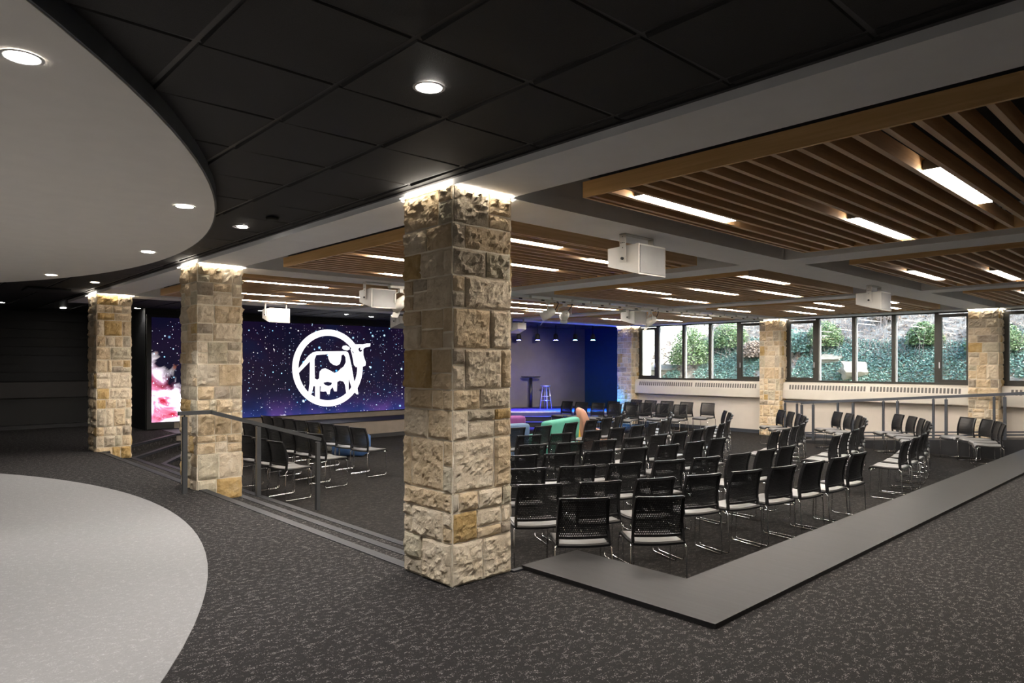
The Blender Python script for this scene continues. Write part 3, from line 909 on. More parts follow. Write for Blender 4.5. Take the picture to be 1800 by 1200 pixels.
lay1 = {'z': [BEAM] + [1.5 - (p - 639.5) / 262.0 for p in zpx[1:-1]] + [0.0, -0.22, FZ],
        # fractions run from the low coordinate to the high one (corner towards the back)
        '-x': [[0, .27, 1], [0, .5, 1], [0, .17, .63, 1], [0, .5, .8, 1], [0, .18, .62, 1], [0, .4, 1], [0, .18, .4, .83, 1], [0, .48, 1], [0, .18, .83, 1], [0, .6, 1], [0, .18, .83, 1], [0, .6, 1], [0, .4, 1], [0, .5, 1]],
        '-y': [[0, .6, 1], [0, .2, 1], [0, .55, 1], [0, .2, 1], [0, .63, 1], [0, .2, .82, 1], [0, .45, 1], [0, .25, .7, 1], [0, .7, 1], [0, .1, .42, .83, 1], [0, .4, .83, 1], [0, .5, 1], [0, .5, 1], [0, .5, 1]]}
pillar(2.87, 3.64, 0.53, 0.56, FZ, BEAM, 'nearest and largest stone pillar, beside the end of the ledge', 3, lay1)
pillar(2.87, 8.52, 0.53, 0.56, FZ, BEAM, 'stone pillar behind the short handrail, second from the left', 11)
pillar(2.87, 13.40, 0.53, 0.56, FZ, BEAM, 'leftmost stone pillar, standing before the dark far wall', 23)
pillar(17.80, 13.40, 0.42, 0.56, FZ, BEAM, 'stone pillar at the window wall beside the blue stage wall', 31, faces=('-x', '-y'), strips=('-x', '-y'))
pillar(17.80, 8.52, 0.42, 0.56, FZ, BEAM, 'stone pillar between the two wide window bays, where the ramp rail starts', 37, faces=('-x', '-y'), strips=('-x', '-y'))
pillar(17.80, 3.64, 0.42, 0.56, FZ, BEAM, 'rightmost stone pillar at the window wall behind the ramp rails', 41, faces=('-x', '-y'), strips=('-x', '-y'))
ol = MB().box(2.838, 8.80, 0.33, 2.846, 8.88, 0.45).build('outlet', M['outlet']); tag(ol, 'small white outlet plate low on the second stone pillar', 'outlet')

# ------------------------------------------------------------------ LED wall with the cow logo
SY = 16.93
scr = thing('led_wall', (9.2, SY, 0.16), 'very wide LED wall showing a starry galaxy and a white cow logo', 'screen')
MB().box(4.62, SY + 0.02, 0.155, 13.7, 17.0, 2.62).box(4.62, SY + 0.02, 0.02, 5.2, 17.0, 0.155).build('casing', M['black_matte'], scr)
MB().box(4.72, SY, 0.175, 13.62, SY + 0.021, 2.56).build('display', M['screen'], scr)['label'] = 'lit display with stars and a bright nebula'
def lp(cx, cy):
    p = at(460 + cx / 6.668, 560 + cy / 6.668, Y=SY)
    return Vector((p.x, p.z, 0))
def flat(name, loops, y, mat, parent):
    P_ = [[lp(*q) for q in l] for l in loops]
    tri = tessellate_polygon(P_)
    allp = [p for l in P_ for p in l]
    mb = MB()
    mb.v = [(p.x, y, p.y) for p in allp]
    for a, b_, c in tri:
        n = (allp[b_] - allp[a]).cross(allp[c] - allp[a]).z
        mb.f.append((a, b_, c) if n > 0 else (a, c, b_)); mb.s.append(False)
    return mb.build(name, mat, parent)
ell = lambda cx, cy, rx, ry, n=72: [(cx + rx * math.cos(2 * math.pi * k / n), cy + ry * math.sin(2 * math.pi * k / n)) for k in range(n)]
flat('logo_ring', [ell(770, 577, 413, 451), ell(775, 577, 344, 378)[::-1]], SY - 0.003, M['logo'], scr)
body = [(430, 585), (550, 430), (600, 395), (640, 383), (985, 380), (1010, 392), (1025, 430), (1050, 540), (1085, 740), (1120, 800), (1132, 885), (1110, 885), (1070, 835), (1050, 800), (1018, 700), (1018, 850), (990, 870), (975, 770), (955, 735), (915, 725), (885, 740), (880, 850), (850, 850), (830, 800), (805, 830), (795, 885), (770, 885), (755, 850), (720, 855), (690, 850), (693, 790), (680, 790), (680, 960), (625, 960), (625, 790), (605, 790), (585, 880), (545, 880), (560, 760), (565, 500), (430, 640)]
patch = [(640, 425), (775, 415), (780, 465), (800, 510), (840, 540), (880, 550), (915, 530), (930, 480), (935, 425), (960, 418), (982, 450), (985, 510), (960, 560), (920, 590), (890, 620), (850, 635), (800, 605), (745, 580), (705, 590), (678, 620), (672, 700), (650, 715), (622, 700), (618, 480)]
udder = [(720, 750), (770, 738), (825, 750), (815, 775), (780, 788), (740, 775)]
flat('logo_body', [body, patch[::-1], udder[::-1]], SY - 0.0035, M['logo'], scr)
head = [(1095, 300), (1150, 298), (1180, 300), (1230, 290), (1275, 290), (1270, 325), (1215, 335), (1190, 355), (1190, 420), (1205, 470), (1220, 510), (1215, 550), (1170, 565), (1100, 565), (1080, 540), (1060, 430), (1040, 360), (1070, 310)]
flat('logo_head', [head, ell(1082, 382, 21, 24, 16)[::-1], ell(1155, 362, 23, 26, 16)[::-1], ell(1138, 483, 34, 29, 20)[::-1]], SY - 0.004, M['logo'], scr)
flat('logo_ear', [[(940, 345), (950, 318), (990, 312), (1030, 335), (1030, 360), (1000, 372), (960, 362)]], SY - 0.004, M['logo'], scr)
flat('logo_eye', [ell(1092, 374, 10, 12, 12)], SY - 0.005, M['logo'], scr)
flat('logo_eye', [ell(1164, 354, 11, 13, 12)], SY - 0.005, M['logo'], scr)

# ------------------------------------------------------------------ stage furniture and spotlights
tp = diag(23.2, (933 - 900) / F * 23.2)
t = thing('bar_table', (*tp, 0), 'tall round black pedestal table on the stage', 'table')
MB().lathe([(0.30, 0.0), (0.30, 0.012), (0.06, 0.03)], *tp, 32).build('base', M['black_matte'], t)
MB().lathe([(0.055, 0.02), (0.055, 1.05)], *tp, 20).build('pole', M['black_plastic'], t)
MB().lathe([(0.30, 1.045), (0.33, 1.055), (0.33, 1.08)], *tp, 40).build('tabletop', M['black_plastic'], t)
sp_ = diag(23.0, (959.5 - 900) / F * 23.0)
t = thing('bar_stool', (*sp_, 0), 'round seated bar stool with four splayed legs beside the stage table', 'stool')
MB().lathe([(0.16, 0.745), (0.175, 0.76), (0.175, 0.785), (0.16, 0.79)], *sp_, 28).build('seat', M['steel'], t)
for k in range(4):
    a = R(45 + 90 * k + 12)
    MB().tube([(sp_[0] + .11 * math.cos(a), sp_[1] + .11 * math.sin(a), .75), (sp_[0] + .2 * math.cos(a), sp_[1] + .2 * math.sin(a), 0.0)], 0.014, 8).build('leg', M['steel'], t)
for zr in (0.28, 0.42):
    rr = 0.11 + (0.75 - zr) / 0.75 * 0.09
    c = [(sp_[0] + rr * math.cos(R(57 + 90 * k)), sp_[1] + rr * math.sin(R(57 + 90 * k)), zr) for k in range(4)]
    for k in range(4):
        MB().tube([c[k], c[(k + 1) % 4]], 0.009, 6).build('stretcher', M['steel'], t)
for k, px in enumerate((912, 945, 977, 1011, 1042)):
    x, y = diag(22.0, (px - 900) / F * 22.0)
    zl = 2.27
    t = thing('stage_spotlight', (x, y, CEIL), 'small black stage spotlight with a %s lens, %s from the left above the stage' % ('violet' if k < 2 else 'blue' if k < 4 else 'cyan', ordw[k]), 'spotlight', 'stage spotlights')
    MB().tube([(x, y, CEIL), (x, y, 2.46)], 0.012, 6).build('stem', M['black_matte'], t)
    bd = MB()
    dirn = Vector((-CA * 0.06, -SA * 0.06, -1)).normalized()
    p0 = Vector((x, y, 2.46)); p1 = p0 + dirn * 0.2
    bd.tube([p0, p0 + dirn * 0.05, p1], [0.05, 0.075, 0.08], 16).build('can', M['black_matte'], t)
    MB().tube([p1 - dirn * 0.01, p1 + dirn * 0.004], 0.068, 16).build('lens', M['spot' if k < 3 else 'spot_c'], t)
    ld = bpy.data.lights.new('stage_beam', 'SPOT')
    ld.energy = 900; ld.spot_size = R(74); ld.spot_blend = 0.8; ld.shadow_soft_size = 0.05
    ld.color = ((0.16, 0.05, 1.0), (0.08, 0.07, 1.0), (0.02, 0.12, 1.0), (0.01, 0.24, 1.0), (0.01, 0.32, 1.0))[k]
    lo = bpy.data.objects.new('stage_beam', ld); COL.objects.link(lo); lo.parent = t
    lo.location = tuple(p1 + dirn * 0.02 - Vector((x, y, CEIL)))
    lo.rotation_euler = dirn.to_track_quat('-Z', 'Y').to_euler()
# ------------------------------------------------------------------ ceiling speakers
def speaker(x, y, label, zc=2.47, w=0.42, h=0.25, back=False):
    t = thing('ceiling_speaker', (x, y, BEAM), label, 'speaker', 'white ceiling speakers')
    # grille plane faces -y (towards the near side); the cabinet narrows to the back
    yf, yb = y - 0.17, y + 0.20
    if back: yf, yb = y + 0.17, y - 0.20
    c = MB()
    tilt = 0.03
    c.hexa([(x - w / 2, yf, zc - h / 2 - tilt), (x + w / 2, yf, zc - h / 2 - tilt), (x + w / 2 - 0.09, yb, zc - h / 2 + 0.07), (x - w / 2 + 0.02, yb, zc - h / 2 + 0.07),
            (x - w / 2, yf, zc + h / 2), (x + w / 2, yf, zc + h / 2), (x + w / 2 - 0.09, yb, zc + h / 2 - 0.01), (x - w / 2 + 0.02, yb, zc + h / 2 - 0.01)])
    c.build('cabinet', M['speaker'], t, recalc=True)
    s = -1 if yf < yb else 1
    MB().box(x - w / 2 + 0.015, yf + s * 0.004 - 0.004, zc - h / 2 - tilt + 0.015, x + w / 2 - 0.015, yf + s * 0.004 + 0.004, zc + h / 2 - 0.015).build('grille', M['grille'], t)
    b = MB()
    xb = x - w / 2 - 0.008
    b.box(xb - 0.006, y - 0.035, zc - 0.03, xb + 0.002, y + 0.035, BEAM - 0.002)
    b.box(xb - 0.006, y - 0.035, BEAM - 0.008, x + w / 2, y + 0.035, BEAM - 0.001)
    b.box(x + w / 2 - 0.0, y - 0.03, zc - 0.03, x + w / 2 + 0.008, y + 0.03, BEAM - 0.002)
    b.build('bracket', M['speaker'], t)
    for q in ((0.0, 0.20), (-0.018, 0.145), (0.0, 0.145), (0.018, 0.145), (0.0, 0.10)):
        MB().box(xb - 0.0085, y + q[0] - 0.004, zc + q[1] - 0.004, xb - 0.006, y + q[0] + 0.004, zc + q[1] + 0.004).build('bracket_hole', M['black_matte'], t)
    MB().tube([(xb - 0.02, y, zc), (xb, y, zc)], 0.014, 8).build('knob', M['black_matte'], t)
speaker(5.30, 3.92, 'large white ceiling speaker under the beam nearest the camera, right of the big pillar')
speaker(5.52, 8.78, 'white ceiling speaker between the second and the nearest pillar, on the middle beam')
speaker(5.95, 13.2, 'white ceiling speaker just right of the second pillar, above the screen left')
speaker(8.95, 13.2, 'white ceiling speaker half hidden by the big pillar, above the screen', back=True)
speaker(12.6, 13.2, 'white ceiling speaker above the stage, just right of the big pillar', back=True)
speaker(11.75, 8.78, 'white ceiling speaker on the middle beam left of the far windows')
speaker(11.35, 3.92, 'white ceiling speaker on the near beam in front of the window head')

# electrical raceway with stage fixtures
rw = thing('lighting_track', (11.2, 8.62, BEAM), 'long white lighting track with black sockets under the middle beam', 'track')
MB().box(5.6, 8.56, 2.615, 17.0, 8.63, 2.655).build('track_box', M['fixture_white'], rw)
x = 6.0
while x < 16.9:
    MB().box(x, 8.545, 2.622, x + 0.07, 8.56, 2.642).build('socket', M['black_matte'], rw)
    MB().box(x + 0.3, 8.58, 2.655, x + 0.33, 8.61, 2.70).build('clamp', M['fixture_white'], rw)
    x += 0.55
def par(x, y, az, label, zc=2.40, wash=0, s_=0.8):
    t = thing('stage_lamp', (x, y, 2.615), label, 'stage light', 'white stage lamps on the track')
    d = Vector((math.cos(az), math.sin(az), -0.14 if wash else -0.55)).normalized()
    c = Vector((x, y, zc))
    MB().box(x - 0.03, y - 0.03, 2.56, x + 0.03, y + 0.03, 2.615).build('clamp', M['fixture_white'], t)
    s = Vector((-math.sin(az), math.cos(az), 0))
    yk = [c + s * 0.115, c + s * 0.115 + Vector((0, 0, 0.13)), c + Vector((0, 0, 0.18)), c - s * 0.115 + Vector((0, 0, 0.13)), c - s * 0.115]
    MB().tube(yk, 0.008, 6).build('yoke', M['fixture_white'], t)
    MB().tube([c - d * 0.15, c - d * 0.12, c - d * 0.0, c + d * 0.13], [0.03, 0.068, 0.08, 0.085], 18, caps=True).build('can', M['fixture_white'], t)
    e = c + d * 0.131
    MB().tube([e, e + d * 0.004], 0.07, 18).build('lens', M['steel'], t)
    u = s; w = d.cross(u).normalized()
    for sg in (-1, 1):
        q = e + w * 0.075 * sg
        MB().hexa([q - u * .07, q + u * .07, q + u * .065 + d * .08 + w * sg * .04, q - u * .065 + d * .08 + w * sg * .04,
                   q - u * .07 + w * .004, q + u * .07 + w * .004, q + u * .065 + d * .08 + w * (sg * .04 + .004), q - u * .065 + d * .08 + w * (sg * .04 + .004)]).build('barn_door', M['fixture_white'], t)
    a = c - d * 0.15
    if wash:
        ld = bpy.data.lights.new('wash_beam', 'SPOT'); ld.energy = wash; ld.spot_size = R(21); ld.spot_blend = 1.0; ld.shadow_soft_size = 0.05; ld.color = (1.0, 0.88, 0.84)
        lo = bpy.data.objects.new('wash_beam', ld); COL.objects.link(lo); lo.parent = t; q = e + d * 0.02
        lo.location = (q.x - x, q.y - y, q.z - 2.615); lo.rotation_euler = (Vector((16.5, 17.3, 0.95)) - q).to_track_quat('-Z', 'Y').to_euler()
    pts = []
    for k in range(13):
        f = k / 12
        pts.append(a * (1 - f) + Vector((x + 0.14, y - 0.02, 2.61)) * f + Vector((0.10 * math.sin(f * 3.14) , 0, 0.07 * math.sin(f * 3.14))))
    MB().tube(pts, 0.008, 6).build('cable', M['cable'], t)
def fp(px, Y): p = at(px, 540, Y=Y); return p.x
par(fp(963, 8.6), 8.6, R(135), 'white stage lamp with barn doors, left one of the pair above the stage')
par(fp(993, 8.6), 8.6, R(51), 'white stage lamp with tangled black cables, right of the pair above the stage', wash=1300)
par(fp(1143, 8.6), 8.6, R(150), 'white stage lamp with a looping cable in front of the far window')
par(fp(704, 8.6), 8.6, R(100), 'white stage lamp at the left edge of the big pillar')

# ------------------------------------------------------------------ handrails
def bar(mb, a, b_, w):
    a, b_ = Vector(a), Vector(b_); d = (b_ - a).normalized()
    u = Vector((-d.y, d.x, 0))
    if u.length < 1e-3: u = Vector((1, 0, 0))
    u = u.normalized() * w / 2; v = d.cross(u).normalized() * w / 2
    mb.hexa([a - u - v, a + u - v, a + u + v, a - u + v, b_ - u - v, b_ + u - v, b_ + u + v, b_ - u + v])
    return mb
HYY = 8.40
hr = thing('handrail', (2.7, HYY, 0), 'dark metal handrail with three posts on the steps beside the second pillar', 'handrail')
rail = MB()
bar(rail, (2.62, HYY, 0.93), (2.99, HYY, 0.93), 0.045); bar(rail, (2.98, HYY, 0.93), (4.40, HYY, 0.50), 0.045)
rail.build('rail', M['rail'], hr, recalc=True)
for x, z0, z1 in ((2.69, 0.0, 0.89), (3.56, -ST, 0.72), (4.36, FZ, 0.47)):
    bar(MB(), (x, HYY, z0), (x, HYY, z1), 0.05).build('post', M['rail'], hr, recalc=True)
    bar(MB(), (x, HYY, z1), (x, HYY, z1 + 0.04), 0.014).build('pin', M['rail'], hr, recalc=True)
rampz = lambda y: max(FZ, min(0.0, (7.7 - y) / 5.2 * -FZ + FZ))
def rail_run(X, ys, label, y_flat, wid):
    t = thing('handrail', (X, ys[0], FZ), label, 'handrail', 'handrails along the ramp')
    top = lambda y: rampz(min(y, y_flat)) + 0.95
    r = MB(); pts = [ys[0] + 0.02, y_flat, 2.55]
    if ys[0] <= y_flat: pts = [ys[0] + 0.02, 2.55]
    for a, b_ in zip(pts[:-1], pts[1:]):
        bar(r, (X, a, top(a)), (X, b_ - 0.01, top(b_)), 0.045)
    r.build('rail', M['rail_grey'], t, recalc=True)
    for y in ys:
        bar(MB(), (X, y, rampz(y)), (X, y, top(y) - 0.05), wid).build('post', M['rail_grey'], t, recalc=True)
        bar(MB(), (X, y, top(y) - 0.05), (X, y, top(y) - 0.01), 0.014).build('pin', M['rail_grey'], t, recalc=True)
    lo = MB(); bar(lo, (X, ys[0], rampz(ys[0]) + 0.13), (X, 2.6, rampz(2.6) + 0.13), 0.03)
    lo.build('lower_rail', M['rail_grey'], t, recalc=True)
rail_run(16.82, [7.48, 7.2, 6.27, 5.32, 4.37, 3.33, 2.6], 'slate grey ramp handrail on the side of the chairs', 7.5, 0.05)
rail_run(17.62, [8.28, 7.96, 6.93, 5.88, 4.83, 3.68, 2.6], 'slate grey ramp handrail on the window side, starting at the middle pillar', 7.7, 0.045)

# ------------------------------------------------------------------ chairs
BP = [(0.445, -0.186, 0.222), (0.475, -0.182, 0.221), (0.505, -0.178, 0.219), (0.55, -0.172, 0.217), (0.60, -0.172, 0.215), (0.66, -0.180, 0.213), (0.72, -0.195, 0.21), (0.78, -0.214, 0.207), (0.835, -0.238, 0.204)]
def back_pt(zf, yf, off=0.0):
    """point of the back shell: height z, -1 <= yf <= 1"""
    for (z0, x0, w0), (z1, x1, w1) in zip(BP[:-1], BP[1:]):
        if zf <= z1 + 1e-6:
            f = (zf - z0) / (z1 - z0); break
    x = x0 + f * (x1 - x0); w = w0 + f * (w1 - w0)
    return (x + 0.028 * yf * yf - 0.012 + off, yf * w, zf)
def make_chair():
    root = bpy.data.objects.new('mesh_back_chair', None); COL.objects.link(root); root.empty_display_size = 0.1
    root['category'] = 'chair'
    kids = []
    def part(name, mb, mat):
        me = mb.mesh(name, mat)
        bm = bmesh.new(); bm.from_mesh(me); bmesh.ops.recalc_face_normals(bm, faces=bm.faces[:]); bm.to_mesh(me); bm.free()
        o = bpy.data.objects.new(name, me); COL.objects.link(o); o.parent = root; kids.append(o); return o
    # seat pan with waterfall front
    prof = [(-0.205, 0.452), (-0.19, 0.447), (0.0, 0.440), (0.12, 0.446), (0.19, 0.448), (0.225, 0.438), (0.243, 0.412)]
    def pan(y0, y1, dz0, dz1, x_in=0.0):
        mb = MB(); nv = 6
        top, bot = [], []
        pr = [(x + (x_in if i == 0 else -x_in if i == len(prof) - 1 else 0), z) for i, (x, z) in enumerate(prof)]
        for k in range(nv + 1):
            f = -1 + 2 * k / nv
            y = y0 + (y1 - y0) * k / nv
            dip = -0.010 * (1 - f * f)
            top += [(x, y, z + dz1 + dip) for x, z in pr]
            bot += [(x, y, z + dz0 + dip) for x, z in pr]
        n = len(pr) - 1
        mb.quadgrid(top, n, nv, True); mb.quadgrid(bot, n, nv, True, True)
        o = 0; m_ = (n + 1) * (nv + 1)
        ring = list(range(n + 1)) + [k * (n + 1) + n for k in range(1, nv + 1)] + [nv * (n + 1) + a for a in range(n - 1, -1, -1)] + [k * (n + 1) for k in range(nv - 1, 0, -1)]
        for a, b_ in zip(ring, ring[1:] + ring[:1]):
            mb.f.append((a, a + m_, b_ + m_, b_)); mb.s.append(False)
        return mb
    part('seat_shell', pan(-0.225, 0.225, -0.018, 0.0), M['black_plastic'])
    part('seat_pad', pan(-0.208, 0.208, -0.004, 0.012, 0.012), M['seat'])
    fr = MB()
    for s in (-1, 1):
        pts = []
        for zf, x, w in BP:
            pts.append(back_pt(zf, s * 0.97))
        for a, b_ in zip(pts[:-1], pts[1:]):
            bar(fr, a, b_, 0.026)
    for zf, wid in ((0.828, 0.022), (0.505, 0.022)):
        prev = None
        for k in range(9):
            p = back_pt(zf, -0.97 + 1.94 * k / 8)
            if prev: bar(fr, prev, p, wid)
            prev = p
    part('back_frame', fr, M['black_plastic'])
    lat = MB()
    rows, colsn = 19, 27
    za, zb = 0.512, 0.822
    for r_ in range(rows + 1):
        zf = za + (zb - za) * r_ / rows
        h = 0.0038
        lo_, hi_ = [], []
        for k in range(9):
            yf = -0.94 + 1.88 * k / 8
            lo_.append(back_pt(max(0.51, zf - h), yf)); hi_.append(back_pt(min(0.826, zf + h), yf))
        lat.quadgrid(lo_ + hi_, 8, 1, True)
        lat.quadgrid([(x + 0.004, y, z) for x, y, z in lo_ + hi_], 8, 1, True, True)
    for r_ in range(rows):
        z0, z1 = za + (zb - za) * r_ / rows, za + (zb - za) * (r_ + 1) / rows
        for c in range(colsn):
            yf = -0.92 + 1.84 * (c + (0.5 if r_ % 2 else 0)) / colsn
            sl = 0.012
            wv = 0.0205
            q = [back_pt(z0, yf - wv), back_pt(z0, yf + wv), back_pt(z1, yf + wv + sl), back_pt(z1, yf - wv + sl)]
            o = len(lat.v); lat.v += q + [(x + 0.004, y, z) for x, y, z in q]
            lat.f += [(o, o + 1, o + 2, o + 3), (o + 7, o + 6, o + 5, o + 4), (o, o + 4, o + 5, o + 1), (o + 3, o + 2, o + 6, o + 7), (o + 1, o + 5, o + 6, o + 2), (o, o + 3, o + 7, o + 4)]
            lat.s += [False] * 6
    part('back_mesh', lat, M['black_plastic'])
    sl = MB()
    for s in (-1, 1):
        y = 0.238 * s
        sl.tube([(-0.13, 0.19 * s, 0.432), (-0.165, y * 0.97, 0.428), (-0.19, y, 0.40), (-0.205, y, 0.06), (-0.20, y, 0.022), (-0.18, y, 0.0085), (0.19, y, 0.0085), (0.21, y, 0.022), (0.215, y, 0.06), (0.205, y, 0.385), (0.19, y * 0.97, 0.418), (0.15, 0.19 * s, 0.425)], 0.0065, 6)
    sl.tube([(-0.155, -0.235, 0.427), (-0.155, 0.235, 0.427)], 0.0065, 6).tube([(0.16, -0.235, 0.418), (0.16, 0.235, 0.418)], 0.0065, 6)
    part('sled_frame', sl, M['chrome'])
    return root, kids
proto, pk = make_chair()
KIDS[proto.name] = pk
used = [False]
def place_chair(x, y, az, label, group, z=FZ):
    if not used[0]: r = proto; used[0] = True
    else: r = copy_tree(proto)
    r.location = (x, y, z); r.rotation_euler = (0, 0, az)
    r['label'] = label; r['group'] = group; r['category'] = 'chair'
    return r
TH = 0.40      # height of the back's top edge in the place
FOC = Vector((10.3, 11.4))
rowsC = [
 ('row nearest the sofas', [(8.13, 8.56), (8.73, 8.47), (9.61, 8.59), (10.38, 8.74), (10.97, 8.83), (11.52, 8.98), (12.15, 9.32), (12.75, 9.80)]),
 ('second row from the sofas', [(7.44, 7.52), (8.02, 7.38), (8.74, 7.34), (9.42, 7.36), (10.05, 7.40), (10.7, 7.53), (11.38, 7.75), (12.03, 8.07), (12.66, 8.42), (13.25, 8.86)]),
 ('third row from the sofas', [(6.6, 6.6), (7.16, 6.43), (7.77, 6.30), (8.34, 6.21), (8.95, 6.19), (9.56, 6.20), (10.22, 6.28), (10.88, 6.42), (11.5, 6.57), (12.2, 6.84), (12.85, 7.16), (13.5, 7.5), (14.1, 7.88), (14.65, 8.3)]),
 ('fourth row from the sofas, left block', [(5.73, 5.93), (6.19, 5.73), (6.72, 5.55), (7.31, 5.42), (7.93, 5.33), (8.54, 5.29), (9.15, 5.29)]),
 ('fifth row from the sofas, left block', [(5.05, 5.14), (5.57, 4.89), (6.12, 4.68), (6.67, 4.47), (7.21, 4.32), (7.79, 4.21), (8.40, 4.17), (8.96, 4.16)]),
 ('sixth row from the sofas, left block', [(3.98, 4.72), (4.47, 4.38), (4.99, 4.10), (5.53, 3.86), (6.06, 3.66), (6.60, 3.49), (7.17, 3.37), (7.75, 3.29), (8.36, 3.25), (8.93, 3.24)]),
 ('last row beside the ledge', [(4.27, 3.68), (4.78, 3.30)]),
 ('first row right of the aisle', [(10.82, 5.22), (11.38, 5.30), (11.96, 5.41), (12.54, 5.55), (13.15, 5.75), (13.75, 6.0), (14.33, 6.30), (14.89, 6.65), (15.41, 7.07), (15.86, 7.51)]),
 ('second row right of the aisle', [(10.89, 4.28), (11.49, 4.36), (12.11, 4.45), (12.74, 4.58), (13.4, 4.76), (14.1, 5.0), (14.75, 5.26), (15.32, 5.56), (15.81, 5.94), (16.22, 6.35)]),
 ('third row right of the aisle', [(10.9, 3.3), (11.51, 3.36), (12.15, 3.45), (12.78, 3.57), (13.45, 3.72), (14.12, 3.90), (14.76, 4.12), (15.37, 4.39), (15.91, 4.72), (16.36, 5.12)]),
 ('last row beside the ramp', [(15.05, 2.98), (15.60, 3.16), (16.10, 3.44), (16.42, 3.86)]),
]
def row_az(pts, k):
    a = Vector(pts[max(0, k - 1)]); b_ = Vector(pts[min(len(pts) - 1, k + 1)])
    d = (b_ - a).normalized()
    return math.atan2(d.x, -d.y)       # normal on the left side of the direction
for rn, pts in rowsC:
    for k, p in enumerate(pts):
        az = row_az(pts, k)
        ax = Vector((math.cos(az), math.sin(az)))
        o = Vector(p) + ax * 0.235
        if k == 0: nm = 'leftmost'
        elif k == len(pts) - 1: nm = 'rightmost'
        else: nm = ordw[k] + ' from the left' if k < 12 else 'second from the right'
        place_chair(o.x, o.y, az, 'black chair, %s in the %s' % (nm, rn), 'black mesh back chairs set in curved rows')
for X, lst, rn in ((15.0, [11.22, 11.80, 12.39, 13.0, 13.58], 'front row'), (15.98, [10.37, 10.94, 11.50, 12.05, 12.63], 'middle row'), (17.22, [10.29, 10.98, 11.62, 12.22, 12.76], 'wall row')):
    for k, y in enumerate(lst):
        az = R(180 + random.Random(int(X * 10 + k)).uniform(-4, 6))
        place_chair(X - 0.235, y, az, 'black chair facing us by the far windows, %s, %s' % (rn, ('rightmost', 'second from the right', 'middle one', 'second from the left', 'leftmost')[k]), 'black chairs facing the room below the far windows')
for X, lst, rn in ((6.15, [10.47, 11.02, 11.55, 12.09, 12.63, 13.15, 13.66, 14.17], 'front row'), (5.12, [10.0, 10.54, 11.06, 11.58, 12.10, 12.62], 'middle row'), (4.22, [9.45, 9.97, 10.5], 'back row beside the steps')):
    for k, y in enumerate(lst):
        place_chair(X + 0.235, y, R(6), 'black chair by the screen platform, %s, %s from the near end' % (rn, ordw[k]), 'black chairs in straight rows beside the screen platform')

# ------------------------------------------------------------------ soft seating in the middle
def sofa(name, label, c, length, ang, mat, hb=0.78, depth=0.8, hs=0.42, cat='sofa'):
    t = thing(name, (c[0], c[1], FZ), label, cat, rz=0)
    u = Vector((math.cos(ang), math.sin(ang), 0)); n = Vector((-math.sin(ang), math.cos(ang), 0))
    T = Matrix.Translation((c[0], c[1], FZ)) @ Matrix.Rotation(ang, 4, 'Z')
    def add(name, x0, y0, z0, x1, y1, z1, b, lean=0.0):
        bm = bmesh.new(); bmesh.ops.create_cube(bm, size=1)
        for v in bm.verts:
            v.co = Vector((x0 + (v.co.x + .5) * (x1 - x0), y0 + (v.co.y + .5) * (y1 - y0), z0 + (v.co.z + .5) * (z1 - z0)))
            if lean and v.co.z > (z0 + z1) / 2: v.co.y += lean
        bmesh.ops.bevel(bm, geom=bm.edges[:], offset=b, segments=3, affect='EDGES', profile=0.5)
        mb = MB(); mb.add_bm(bm, True, T); bm.free()
        return mb.build(name, mat, t)
    L = length / 2
    add('seat', -L, 0.16, 0.03, L, depth, hs, 0.04)
    if hb: add('backrest', -L, -0.05, 0.03, L, 0.20, hb, 0.07, lean=-0.06)
    MB_ = MB()
    for sx in (-1, 1):
        for yy in (0.05, depth - 0.08):
            p = T @ Vector((sx * (L - 0.08), yy, 0.0))
            MB_.lathe([(0.02, p.z), (0.02, p.z + 0.04)], p.x, p.y, 8)
    MB_.build('feet', M['black_matte'], t)
    return t
sofa('sofa', 'mint green high back sofa seen from behind, between the chairs and the stage', (10.62, 9.78), 1.45, R(17), M['green'])
sofa('sofa', 'blue grey sofa seen from behind, just right of the big pillar', (8.85, 9.65), 1.15, R(-7), M['navy'], hb=0.78)
sofa('sofa', 'magenta sofa between the blue grey and the mint green sofas', (10.1, 11.0), 0.95, R(-25), M['purple'], hb=0.80, depth=0.7)
sofa('sofa', 'yellow low sofa mostly hidden behind the mint green sofa', (12.45, 10.85), 0.6, R(40), M['yellow'], hb=0.60, depth=0.6)
t = thing('lounge_chair', (11.85, 10.1, FZ), 'peach lounge chair with a tall curved back, right of the mint green sofa', 'armchair')
T = Matrix.Translation((11.98, 10.0, FZ)) @ Matrix.Rotation(R(-40), 4, 'Z')
mb = MB()
prof = [(-0.25, 0.02), (-0.30, 0.3), (-0.36, 0.62), (-0.42, 0.86), (-0.40, 0.94), (-0.33, 0.95), (-0.26, 0.88), (-0.18, 0.62), (-0.06, 0.46), (0.30, 0.42), (0.42, 0.38), (0.44, 0.02)]
k_ = len(prof); W_ = 0.36
pts = []
for yy in (-W_, -W_ * 0.9, 0, W_ * 0.9, W_):
    sh = 0.96 if abs(yy) == W_ else 1.0
    pts += [T @ Vector((x, yy, 0.02 + (z - 0.02) * sh)) for x, z in prof + prof[:1]]
mb.quadgrid(pts, k_, 4, True)
for q, fl_ in ((0, False), (4, True)):
    o = q * (k_ + 1); f_ = tuple(o + i for i in range(k_)); mb.f.append(f_ if not fl_ else f_[::-1]); mb.s.append(False)
sh_ = mb.build('shell', M['peach'], t, recalc=True)
sh_.modifiers.new('subsurf', 'SUBSURF').render_levels = 2
mb = MB()
for sx, yy in ((-0.18, -0.3), (-0.18, 0.3), (0.36, -0.3), (0.36, 0.3)):
    p = T @ Vector((sx, yy, 0)); mb.lathe([(0.02, p.z), (0.02, p.z + 0.03)], p.x, p.y, 8)
